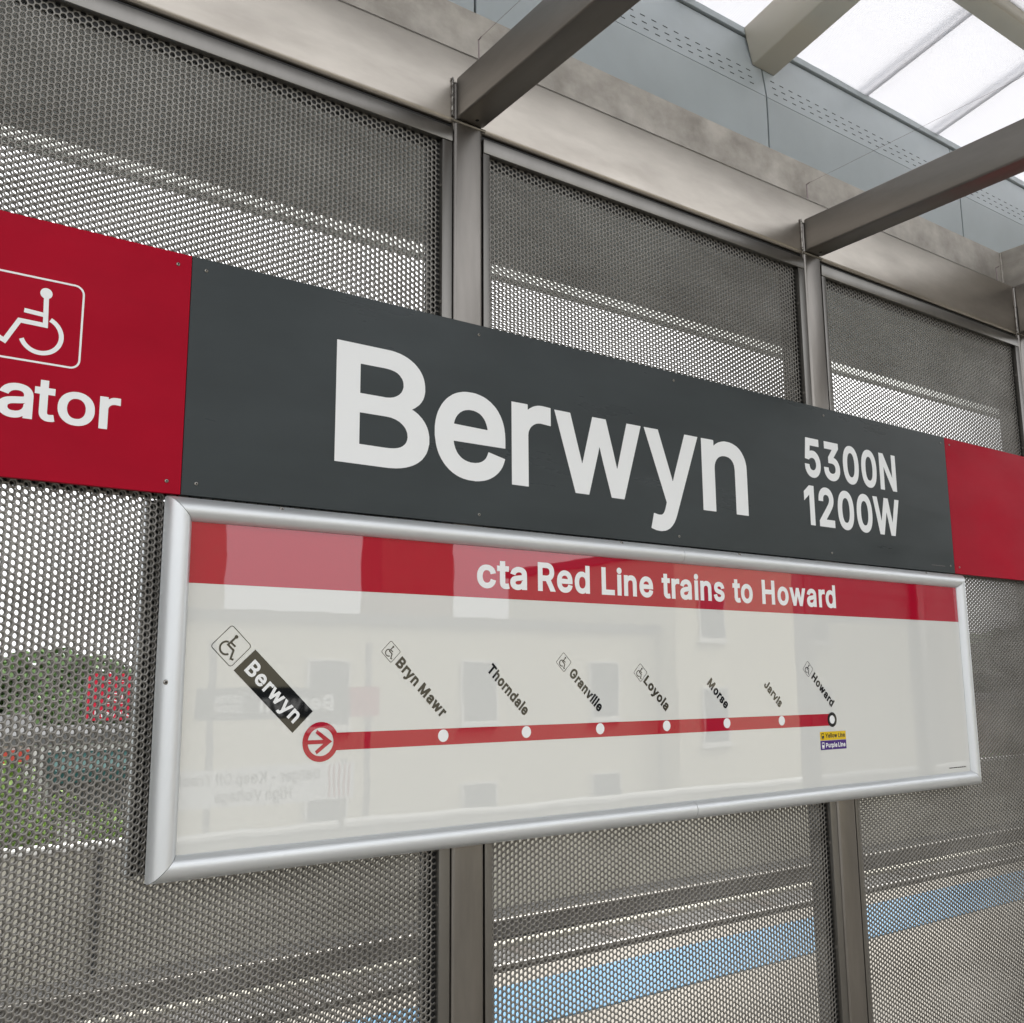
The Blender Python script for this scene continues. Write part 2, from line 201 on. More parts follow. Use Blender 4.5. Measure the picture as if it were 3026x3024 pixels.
# ------------------------------------------------------------------ lettering (outline glyphs, cap height 1018 units)
GLYPH = json.loads(r'''{"-":[906,[[196,346,198,344,702,344,706,346,706,518,702,520,198,520,196,518]]],"0":[906,[[206,53,246,19,282,-5,318,-22,354,-33,394,-42,454,-46,510,-42,554,-33,590,-21,630,-2,666,22,700,52,731,88,756,124,780,168,799,216,815,268,827,320,836,376,843,484,842,552,836,636,827,696,816,744,799,800,779,848,756,892,731,928,700,964,662,997,626,1021,590,1038,546,1052,498,1061,454,1063,418,1061,362,1053,326,1041,282,1021,246,998,226,981,207,964,178,930,149,888,130,852,109,804,92,752,81,700,68,612,65,568,64,472,65,448,73,364,81,316,93,264,109,212,121,184,129,164,154,120,173,92],[347,172,317,208,293,252,276,296,261,368,252,448,252,536,256,616,265,672,276,720,289,756,300,780,321,816,346,845,366,861,386,873,406,881,434,886,478,885,510,877,534,865,556,848,572,832,591,808,607,780,627,728,639,684,647,644,655,564,656,464,647,372,639,332,631,300,618,264,604,232,587,204,571,184,558,170,538,155,502,138,470,132,446,131,418,135,390,143,362,159]]],"1":[700,[[392,-30,398,-32,582,-32,584,-30,584,1046,582,1048,386,1048,140,870,140,658,142,655,378,828,390,836,392,834]]],"2":[906,[[96,-30,98,-32,806,-32,810,-30,810,142,806,144,378,144,375,146,603,386,679,474,715,522,743,566,763,602,780,646,791,698,794,750,792,786,787,814,778,846,767,874,747,910,731,934,707,962,658,1003,622,1024,598,1035,562,1048,530,1056,478,1062,438,1063,398,1060,370,1056,338,1048,302,1035,270,1020,242,1003,210,979,188,958,161,926,145,902,128,870,116,838,105,794,100,762,98,693,282,692,284,694,288,758,293,778,305,810,321,834,346,858,370,872,406,883,434,887,462,887,486,884,518,875,550,859,570,843,587,822,599,798,607,762,608,726,603,698,592,666,575,634,543,590,448,482,98,109,96,106]]],"3":[906,[[137,70,165,43,193,22,249,-9,281,-21,321,-33,361,-41,413,-46,477,-45,529,-38,565,-29,601,-17,637,-1,665,15,713,51,745,84,766,112,787,148,801,184,811,216,818,276,817,316,810,364,802,392,786,432,762,472,729,512,697,541,669,560,629,582,589,597,553,605,508,612,516,624,776,908,776,1048,773,1050,109,1050,107,1048,107,876,109,872,505,872,508,868,494,852,283,612,281,608,281,468,285,463,397,463,449,461,493,454,537,437,569,417,587,400,602,380,618,344,626,300,626,276,619,236,610,216,603,204,581,179,553,159,517,143,481,135,441,132,393,135,357,142,321,158,297,175,280,192,264,216,255,240,247,292,245,296,53,296,51,292,52,284,59,224,68,188,79,156,103,112]]],"4":[906,[[49,179,529,179,531,174,531,-30,533,-32,713,-32,718,-30,718,174,721,179,853,179,857,180,858,354,853,356,721,356,719,358,718,662,716,666,532,666,531,362,529,356,273,356,271,358,666,1030,675,1046,673,1048,477,1048,471,1042,47,326,47,182]]],"5":[906,[[181,53,217,23,261,-5,297,-21,333,-32,373,-41,405,-45,461,-46,505,-41,561,-29,593,-17,633,2,665,23,693,46,723,76,743,100,766,136,782,168,795,200,807,248,814,324,810,388,798,444,778,496,746,552,714,592,673,629,629,657,597,673,573,682,525,693,477,698,417,697,361,686,309,666,307,668,328,864,329,868,333,872,761,872,764,876,764,1044,764,1048,761,1050,165,1050,164,1048,100,488,100,480,101,477,265,459,293,481,313,493,341,505,365,513,409,521,437,522,461,521,497,513,517,505,549,485,577,458,591,440,602,420,615,388,623,348,624,324,622,296,615,260,600,224,579,192,561,175,545,163,517,147,481,135,445,132,405,135,377,142,349,155,321,175,300,200,288,220,280,240,274,276,269,294,85,294,84,292,84,284,92,216,96,196,108,160,124,128,141,100,159,76]]],"6":[906,[[209,46,241,19,273,-2,325,-25,369,-37,421,-45,449,-46,489,-45,537,-37,569,-29,617,-9,657,15,689,39,722,72,742,96,762,128,779,160,794,200,802,232,810,300,809,344,803,396,794,432,783,464,767,496,750,524,725,555,689,589,649,616,613,634,581,645,545,654,509,658,461,660,441,658,436,660,702,1044,703,1048,701,1050,489,1049,232,676,192,612,144,524,128,488,116,452,100,388,96,356,95,328,96,288,100,260,111,204,124,168,139,136,168,92,183,72],[337,174,315,200,300,228,288,264,283,292,283,340,288,368,296,396,316,432,334,452,361,474,393,489,425,497,445,498,481,497,513,489,545,473,574,448,593,424,610,392,619,360,622,336,623,312,622,292,618,268,609,236,602,220,590,200,565,171,537,150,513,139,477,130,429,130,393,138,361,155]]],"7":[906,[[143,-30,146,-32,346,-32,351,-30,812,886,812,1046,810,1048,94,1048,92,1046,92,874,94,872,594,872,597,870]]],"8":[906,[[150,71,170,51,194,31,218,15,254,-4,294,-21,334,-33,378,-41,430,-46,494,-45,546,-38,582,-30,630,-13,674,7,710,30,744,60,763,80,779,100,802,136,819,176,827,204,832,232,834,268,832,308,823,356,815,380,804,404,791,428,775,452,742,490,714,513,686,531,683,536,698,547,722,570,747,600,764,628,779,664,787,692,791,712,795,760,791,808,787,832,779,860,767,888,751,916,727,948,706,969,682,990,654,1009,626,1025,598,1037,562,1049,526,1057,494,1061,414,1062,378,1057,342,1049,306,1037,278,1025,250,1009,222,990,198,969,178,948,153,916,137,888,125,860,117,832,111,796,109,752,116,692,129,652,140,628,157,600,183,568,206,547,222,536,220,532,190,513,162,489,124,444,101,404,92,384,77,328,73,300,72,268,73,240,81,196,89,168,106,132,120,108],[307,176,285,200,276,216,268,236,264,260,265,304,269,324,277,344,289,364,306,383,322,398,350,416,386,430,430,437,474,438,518,430,550,418,582,398,610,370,627,344,636,320,640,296,640,256,634,232,624,208,610,189,586,167,566,155,538,143,506,135,474,130,430,130,398,135,366,143,330,159],[334,655,317,676,304,704,300,720,298,748,300,780,305,800,317,824,333,844,354,862,386,878,414,885,446,888,490,885,510,881,538,869,558,857,579,836,596,808,603,784,606,756,603,720,594,692,583,672,570,657,550,639,518,622,494,615,466,611,438,611,414,614,386,622,354,638]]],"B":[912,[[88,-30,90,-32,522,-32,582,-27,626,-19,666,-8,698,5,730,21,754,37,770,49,800,78,810,90,828,118,843,146,854,178,867,238,867,306,862,338,856,366,846,394,835,418,823,438,803,466,770,499,742,519,715,534,746,557,779,590,795,614,812,646,823,686,828,722,827,770,823,806,815,842,803,874,791,898,776,922,754,948,732,970,698,995,670,1011,642,1023,606,1035,566,1043,530,1047,90,1048,88,1046],[282,147,280,150,280,426,282,429,498,430,538,427,578,416,610,400,640,374,659,350,671,322,676,306,679,270,675,242,666,218,656,202,637,182,618,169,598,160,570,153,534,148,494,146],[282,604,280,606,280,866,282,870,490,871,530,867,562,859,586,848,607,830,627,802,635,782,639,762,640,730,635,706,624,678,607,654,589,638,570,625,554,617,530,609,498,604]]],"D":[1004,[[88,-30,90,-32,478,-31,554,-23,610,-11,666,8,710,29,766,65,800,94,831,126,870,178,896,222,919,278,935,334,947,394,952,446,955,526,952,586,944,646,934,690,916,750,895,798,867,846,838,885,804,922,766,955,730,979,674,1008,622,1027,566,1040,510,1047,90,1048,88,1046],[282,147,280,150,282,870,454,871,486,869,530,863,562,855,594,844,618,831,650,810,673,790,694,766,711,742,728,710,739,682,752,642,760,602,764,562,766,506,764,458,760,418,752,378,743,346,732,318,711,278,691,250,673,230,650,209,626,193,586,172,534,157,478,148,434,146]]],"E":[837,[[88,-30,90,-32,778,-32,782,-30,782,142,778,146,286,146,282,147,280,150,280,422,282,424,738,424,742,426,743,430,742,603,282,604,280,606,282,870,774,871,776,874,776,1046,774,1048,90,1048,88,1046]]],"G":[1041,[[201,88,243,50,283,22,327,-2,375,-21,419,-33,467,-41,519,-46,571,-45,635,-38,671,-29,719,-13,763,7,803,31,841,60,875,93,907,132,929,164,951,208,968,256,980,304,985,340,988,400,989,540,987,542,535,543,533,540,533,372,535,366,791,389,795,389,797,384,792,340,776,288,756,248,735,220,715,199,675,171,639,155,595,143,567,139,535,138,507,139,467,146,439,154,411,166,387,179,359,199,335,222,315,245,294,276,281,300,262,344,254,372,245,416,241,456,239,504,242,572,246,604,254,644,266,684,278,712,297,748,313,772,333,796,355,817,395,845,439,865,467,873,495,878,539,880,571,878,615,869,635,862,663,849,687,833,707,817,739,780,769,732,780,704,790,672,795,666,983,666,987,668,973,736,965,764,944,816,924,852,896,892,869,924,839,953,803,981,771,1002,723,1026,667,1045,631,1054,579,1061,531,1063,479,1061,427,1053,359,1033,323,1018,279,993,239,965,203,933,170,896,141,856,105,792,86,744,70,692,59,636,51,568,49,512,51,448,58,384,69,328,86,272,94,252,109,216,134,172,165,128]]],"H":[1034,[[88,-30,90,-32,278,-32,280,-30,280,430,286,432,750,432,752,430,752,-30,758,-32,942,-32,946,-30,946,1046,942,1048,758,1048,752,1046,752,614,750,610,282,611,280,614,280,1046,278,1048,90,1048,88,1046]]],"J":[793,[[127,44,168,11,196,-5,220,-17,264,-33,312,-42,356,-46,384,-46,428,-42,476,-33,520,-17,572,12,606,40,633,68,646,84,666,116,674,132,690,176,701,228,705,284,704,1048,516,1050,513,1048,512,288,509,252,502,220,489,192,474,172,454,156,440,147,420,139,400,134,372,132,340,134,320,139,300,146,280,159,259,180,244,204,235,228,230,248,227,284,226,376,224,378,36,378,34,376,35,264,39,224,48,180,71,120,95,80]]],"K":[933,[[88,-30,90,-32,278,-32,281,-30,280,326,390,439,394,437,400,430,726,-30,730,-32,954,-32,957,-30,528,574,537,586,960,1042,958,1046,766,1048,714,1048,711,1046,345,650,282,576,280,582,281,1046,278,1048,90,1048,88,1046]]],"L":[786,[[88,-30,90,-32,750,-32,754,-30,754,142,750,146,286,146,282,147,280,150,280,1046,278,1048,90,1048,88,1046]]],"M":[1256,[[88,-30,90,-32,274,-32,276,-30,275,658,278,664,320,546,549,-30,554,-32,702,-32,707,-30,944,574,974,660,977,654,976,-30,982,-32,1166,-32,1168,-30,1168,1046,1166,1048,934,1048,930,1046,661,346,630,254,587,378,326,1046,322,1048,90,1048,88,1046]]],"N":[1047,[[88,-30,90,-32,278,-32,282,-30,281,654,278,722,282,723,385,550,755,-30,758,-32,954,-32,959,-30,958,1047,770,1048,766,1046,768,390,768,302,766,295,711,386,292,1046,286,1048,90,1048,88,1046]]],"O":[1067,[[202,88,243,51,283,23,327,-1,379,-22,435,-36,491,-44,539,-46,599,-42,647,-33,691,-21,739,-2,783,22,825,52,866,88,904,132,932,172,957,216,981,272,997,324,1008,380,1016,444,1018,508,1016,572,1008,636,996,696,979,748,957,800,932,844,899,891,866,928,831,961,787,992,735,1021,695,1037,639,1053,587,1061,535,1063,483,1061,427,1052,375,1038,335,1022,283,994,259,977,243,966,201,928,169,892,138,848,113,804,90,752,70,692,58,632,51,568,49,512,51,448,58,384,66,344,74,312,90,264,113,212,138,168,170,124],[344,212,310,252,294,276,279,304,265,336,258,360,245,416,241,456,239,504,242,572,246,604,254,644,265,680,278,712,298,748,314,772,343,805,383,837,411,852,443,865,471,873,495,877,531,880,563,878,599,873,627,865,655,853,683,837,711,817,733,796,757,768,773,744,788,716,804,676,812,648,820,608,825,576,828,524,827,472,820,408,812,368,804,340,787,300,772,272,753,244,731,219,703,194,675,175,651,162,623,152,591,143,563,139,507,139,479,143,447,151,415,163,387,178,363,195]]],"P":[889,[[88,-30,90,-32,278,-32,280,-30,280,334,282,338,518,340,574,349,610,357,654,373,678,384,710,405,741,430,766,455,787,482,799,502,823,550,835,586,843,622,847,650,848,734,843,770,835,806,823,842,808,874,779,918,763,938,742,959,706,987,682,1002,646,1020,610,1032,558,1043,518,1048,90,1048,88,1046],[282,517,280,522,280,870,282,872,470,872,522,868,542,863,574,851,594,840,610,826,627,806,639,786,646,766,655,726,656,682,651,642,643,614,631,590,623,578,609,562,586,544,562,532,518,521,462,516]]],"R":[898,[[88,-30,90,-32,278,-32,280,-30,282,362,474,363,686,-31,690,-32,906,-32,909,-30,677,394,674,402,714,425,742,445,771,474,791,498,803,518,824,558,835,590,844,626,851,690,850,734,843,786,835,818,827,842,811,878,792,910,770,937,754,953,718,983,686,1003,642,1023,602,1035,562,1043,522,1047,90,1048,88,1046],[282,543,280,546,280,870,282,872,474,872,526,868,562,859,586,848,606,835,623,818,639,794,652,762,656,742,658,698,656,666,647,634,630,602,610,580,594,569,566,556,542,549,514,544,474,542]]],"T":[897,[[352,-30,358,-32,542,-32,544,-30,546,870,862,871,866,874,866,1046,862,1048,34,1048,32,1046,32,874,34,871,350,871,352,866]]],"V":[959,[[385,-30,389,-32,573,-32,579,-30,967,1034,971,1046,969,1048,769,1048,765,1046,507,298,486,226,481,220,463,282,410,434,192,1046,189,1048,-7,1048,-12,1046]]],"W":[1372,[[285,-30,289,-32,481,-32,486,-30,666,634,685,712,690,698,708,622,886,-30,889,-32,1081,-32,1085,-30,1380,1046,1377,1048,1185,1048,1182,1046,985,280,784,1046,781,1048,589,1048,584,1038,424,426,390,286,385,280,355,410,191,1046,185,1048,-7,1048,-8,1046,-4,1030]]],"Y":[944,[[375,-30,377,-32,565,-32,568,-30,568,406,965,1047,961,1048,745,1048,743,1046,536,710,473,601,407,714,201,1047,197,1048,-19,1048,-23,1046,374,410]]],"a":[778,[[104,29,135,4,179,-21,207,-32,235,-40,287,-48,347,-49,383,-44,419,-36,443,-28,475,-12,495,0,519,19,521,17,521,-27,523,-32,704,-31,705,509,704,541,700,573,692,609,684,633,672,657,660,677,627,718,587,750,555,767,527,778,487,790,463,794,427,799,379,801,335,798,307,794,259,782,235,774,207,763,171,742,143,722,124,705,102,681,82,653,62,617,41,569,40,561,43,560,215,511,220,513,233,545,246,565,264,585,287,603,307,614,343,626,375,630,407,630,435,626,459,618,475,610,491,596,501,585,512,561,516,545,519,517,517,501,511,496,499,491,459,484,343,470,251,454,203,442,163,426,127,407,99,386,78,365,57,337,45,313,39,293,34,273,30,241,30,185,38,141,54,97,70,69,81,53],[236,157,226,169,218,189,217,217,218,233,222,245,230,257,259,278,287,290,319,298,467,320,523,332,551,342,555,341,551,339,523,313,516,245,508,221,496,197,484,181,467,164,439,144,419,135,391,128,363,123,319,124,291,128,275,132,251,144]]],"c":[791,[[152,58,190,25,218,5,254,-15,286,-28,326,-39,350,-43,382,-47,442,-47,482,-43,518,-35,554,-24,594,-6,630,16,666,45,683,62,711,98,731,130,747,166,767,226,762,229,586,271,571,222,559,198,538,172,510,149,486,137,458,129,430,125,406,125,374,129,346,136,322,149,306,160,277,190,257,222,248,242,237,278,229,318,225,358,225,390,228,430,237,474,248,510,264,542,280,566,310,595,342,615,366,623,390,627,422,628,462,623,486,615,502,608,526,592,551,566,567,538,586,486,754,529,762,532,763,534,743,594,731,622,715,650,680,694,658,715,626,740,594,759,558,775,522,787,486,795,454,799,414,801,374,799,326,792,294,783,254,767,218,748,178,719,156,698,130,669,113,646,80,590,65,554,53,514,45,478,37,414,37,334,45,274,53,238,68,190,84,154,104,118,126,88]]],"d":[849,[[146,56,170,32,190,16,206,5,242,-16,270,-28,310,-40,350,-46,386,-48,418,-47,450,-44,486,-35,514,-23,542,-8,570,13,590,32,593,30,594,-31,774,-32,776,-30,776,1046,774,1049,594,1049,589,1046,589,730,586,727,558,751,538,764,502,783,474,792,434,799,390,801,354,800,322,795,278,783,238,766,206,748,174,724,147,698,120,666,104,642,80,598,69,570,57,534,49,502,37,422,37,334,41,294,49,250,69,182,80,154,97,122,121,86],[295,170,268,202,253,230,241,262,229,318,225,362,225,398,229,438,238,482,248,514,257,534,280,570,310,599,338,615,366,624,406,628,426,627,454,623,478,615,506,600,522,587,547,558,559,538,568,518,583,466,591,398,591,358,583,290,568,238,547,198,522,168,490,145,458,132,438,128,406,126,378,128,358,132,326,146,310,156]]],"e":[808,[[150,60,183,30,218,5,254,-14,286,-27,330,-39,378,-46,454,-48,494,-43,546,-32,582,-19,606,-8,646,16,673,38,695,58,727,98,743,126,755,154,771,202,766,206,594,248,590,245,575,206,564,186,546,165,518,145,490,133,450,125,406,124,374,129,346,137,322,148,302,161,272,190,261,206,245,238,233,274,229,294,228,306,230,308,770,308,774,310,774,398,771,458,763,510,755,542,743,578,723,622,695,666,675,690,658,707,618,740,570,767,542,779,498,791,454,799,430,800,370,799,342,795,322,792,282,780,250,767,214,747,172,714,150,693,121,658,102,630,81,590,65,554,53,514,44,474,37,418,37,334,49,254,57,222,69,186,81,158,101,122,126,87],[230,473,240,510,253,538,269,562,294,588,322,607,346,618,386,627,414,628,434,627,470,619,498,607,521,590,543,566,560,538,575,498,582,466,581,462,574,461,282,469,234,471]]],"f":[507,[[129,-30,131,-32,311,-32,315,-30,315,618,319,622,483,622,488,626,487,789,483,791,319,791,315,794,315,838,318,866,326,890,337,902,355,912,371,915,395,916,427,912,475,898,480,906,524,1062,515,1067,443,1087,391,1092,351,1091,323,1087,291,1080,255,1067,227,1051,196,1026,170,998,150,966,142,946,134,918,130,890,129,794,127,791,-18,790,-19,626,-17,622,127,622,129,618]]],"g":[850,[[122,-222,158,-256,186,-276,214,-292,254,-308,294,-320,338,-328,382,-333,442,-333,490,-328,530,-321,586,-304,622,-289,650,-272,682,-248,704,-227,727,-199,744,-171,759,-135,767,-107,775,-59,777,-15,777,789,774,791,598,791,594,789,594,725,590,724,566,746,530,770,506,782,478,791,438,799,398,801,350,799,318,794,266,778,238,766,206,747,178,726,146,696,122,667,101,637,81,601,64,561,49,505,37,425,37,341,44,281,53,241,64,205,81,165,93,145,105,125,130,93,150,71,182,44,210,24,226,16,274,-4,318,-16,350,-20,390,-21,434,-20,462,-16,494,-8,522,4,550,20,566,32,590,53,592,49,591,-19,584,-67,576,-87,563,-107,546,-123,526,-137,490,-152,450,-161,414,-163,390,-162,366,-160,334,-153,306,-140,275,-119,240,-79,214,-40,210,-41,59,-127,85,-175,105,-203],[291,193,269,217,248,253,237,285,228,329,225,369,225,401,228,441,241,497,256,533,276,565,295,585,322,606,346,617,386,627,434,627,458,623,490,610,510,598,525,585,540,569,552,553,572,513,584,473,592,417,592,353,584,297,579,277,568,249,547,213,525,189,494,168,458,155,434,151,402,151,382,151,358,156,326,168]]],"h":[820,[[73,-30,75,-32,255,-32,259,-30,259,458,261,490,265,510,273,534,286,558,297,574,319,595,339,608,367,619,387,623,415,626,447,624,471,619,491,611,503,604,520,590,536,570,545,554,553,530,560,478,560,-30,563,-32,743,-32,745,-30,745,518,741,558,736,582,725,622,716,642,700,674,681,702,654,730,639,743,603,767,575,779,551,788,519,796,483,800,431,800,419,800,375,791,347,783,315,768,287,751,263,732,259,734,259,1046,255,1048,75,1048,73,1046]]],"i":[333,[[73,-30,77,-32,257,-32,259,-30,259,786,257,791,77,791,73,786],[82,890,101,873,117,864,141,857,165,854,193,856,209,861,233,872,245,881,261,898,274,918,282,942,285,962,283,990,278,1006,262,1034,247,1050,229,1063,201,1075,185,1078,157,1079,137,1076,113,1067,101,1060,84,1046,63,1018,56,1002,51,978,51,954,57,930,64,914]]],"k":[761,[[73,-30,75,-32,255,-32,259,-30,259,266,263,272,303,308,316,294,571,-30,575,-32,803,-32,809,-30,445,430,446,434,728,726,783,786,587,791,555,790,263,492,259,494,259,1046,255,1048,75,1048,73,1046]]],"l":[370,[[73,-30,75,-32,259,-32,264,-30,264,1090,259,1092,75,1092,73,1090]]],"n":[819,[[73,-30,75,-32,255,-32,259,-30,259,458,261,490,265,510,273,534,286,558,297,574,319,595,339,608,367,619,387,623,415,626,447,624,471,619,491,611,503,604,520,590,536,570,545,554,553,530,560,478,560,-30,563,-32,743,-32,745,-30,745,498,741,558,732,598,725,622,704,666,677,706,654,730,630,750,603,767,575,779,535,792,491,800,419,800,375,791,339,779,315,768,287,751,259,728,255,730,255,786,251,791,74,790]]],"o":[830,[[152,58,190,25,218,5,254,-15,286,-28,330,-40,382,-47,418,-48,458,-46,502,-39,546,-27,578,-14,618,8,646,28,678,57,704,86,727,118,747,154,767,202,779,242,787,282,792,318,794,382,791,434,787,470,779,510,767,550,747,598,727,634,704,666,676,698,642,727,614,747,578,767,546,780,506,791,482,795,454,800,414,801,374,799,326,792,294,783,254,767,206,740,178,719,152,694,124,662,104,634,77,582,65,554,53,514,45,478,37,414,37,334,45,274,53,238,68,190,84,154,104,118,126,88],[296,170,277,190,257,222,240,266,229,318,225,358,225,390,228,430,237,474,248,510,264,542,280,566,310,595,342,615,370,624,410,628,438,627,462,623,486,615,502,608,530,586,558,554,575,526,584,506,599,454,604,422,606,382,603,322,591,266,576,226,559,198,530,166,502,145,486,137,458,129,422,125,406,125,370,129,346,136,330,144,310,157]]],"p":[849,[[73,-315,75,-317,255,-317,259,-315,259,29,263,29,291,4,323,-17,355,-32,383,-40,403,-44,459,-48,507,-45,539,-40,579,-28,607,-16,647,7,675,28,703,55,728,85,751,121,768,153,784,193,796,233,804,273,809,309,812,361,811,413,805,477,796,521,784,561,768,601,749,637,724,673,700,701,674,725,639,751,611,767,563,786,531,794,503,799,451,801,407,798,371,791,331,775,291,751,259,722,256,725,255,790,75,791,73,789],[327,168,298,205,282,237,270,273,262,313,257,353,258,409,265,465,278,509,290,537,314,573,331,590,359,610,391,622,419,627,467,626,503,618,539,599,573,565,593,533,604,505,612,481,621,437,624,397,624,361,616,293,601,241,580,201,555,170,527,148,503,136,487,131,467,128,447,127,415,127,395,131,379,136,359,145]]],"r":[518,[[73,-30,75,-32,255,-32,259,-30,259,478,262,506,266,522,282,554,297,574,323,595,347,608,375,616,403,619,515,611,519,614,519,794,515,797,423,802,391,800,367,796,339,788,311,775,279,755,259,739,255,738,255,786,251,791,74,790]]],"s":[730,[[116,38,146,12,170,-3,214,-24,238,-32,270,-40,326,-47,402,-47,438,-43,478,-35,526,-19,558,-4,586,13,613,34,647,70,663,94,679,126,687,154,691,174,694,210,692,250,683,286,674,310,655,342,635,366,610,388,586,404,538,427,506,439,466,450,334,481,290,497,278,504,262,518,252,534,250,546,249,558,252,574,261,590,274,603,294,616,310,623,342,631,362,632,406,631,438,623,454,615,466,605,487,582,499,562,514,522,518,517,686,556,688,558,687,562,671,614,659,642,643,670,623,698,601,722,586,736,558,755,526,772,498,783,470,791,422,799,374,801,334,800,278,791,250,783,218,771,194,759,162,739,142,723,120,702,104,682,89,658,76,630,69,606,65,586,62,550,64,514,73,474,84,446,101,418,121,394,150,369,182,349,214,333,246,321,290,309,434,275,462,264,478,254,495,238,503,218,504,206,503,194,499,182,491,170,478,157,454,141,434,133,398,125,354,124,330,125,298,132,278,141,254,156,234,182,224,202,210,249,194,247,34,212,32,210,45,158,56,126,65,106,84,74]]],"t":[455,[[163,19,191,-3,223,-20,259,-32,299,-38,339,-40,403,-35,423,-31,463,-18,432,130,427,142,347,133,323,133,307,137,299,142,290,154,286,170,284,198,284,618,287,622,435,622,439,624,440,786,439,790,435,792,287,792,284,794,284,970,279,974,99,973,97,970,97,794,95,792,-17,792,-19,790,-19,626,-17,622,95,622,97,618,97,190,101,146,107,114,122,74,142,42]]],"u":[820,[[163,31,199,3,219,-9,247,-22,271,-30,299,-36,331,-41,395,-41,439,-34,467,-26,511,-5,531,7,559,29,563,30,564,-28,567,-32,743,-32,745,-28,745,788,743,791,563,791,560,788,560,292,556,260,552,240,540,212,528,192,499,163,479,150,451,139,435,135,403,132,371,134,351,139,331,147,311,160,297,172,282,192,274,208,265,232,261,256,259,288,259,788,255,791,75,791,73,788,73,272,77,208,86,164,98,128,111,100,134,64]]],"v":[778,[[302,-30,307,-32,471,-32,476,-30,788,786,787,791,591,791,587,788,425,342,391,239,386,246,372,290,191,790,-10,790,-7,778]]],"w":[1134,[[250,-30,256,-32,416,-32,422,-30,553,430,563,470,568,483,607,334,713,-30,716,-32,880,-32,883,-30,1125,766,1130,782,1130,790,936,790,796,281,791,290,749,454,657,790,480,790,345,294,340,281,201,782,197,790,4,791,3,786,7,774]]],"y":[778,[[58,-300,123,-318,171,-322,207,-322,255,-314,291,-301,327,-282,363,-251,392,-216,416,-176,439,-124,784,776,788,788,787,791,591,791,586,788,417,320,391,239,385,248,368,300,193,788,191,791,187,791,-9,790,-11,788,290,-4,264,-80,257,-96,248,-112,239,-124,223,-138,207,-145,175,-147,155,-145,107,-135,99,-136,58,-292]]]}''')
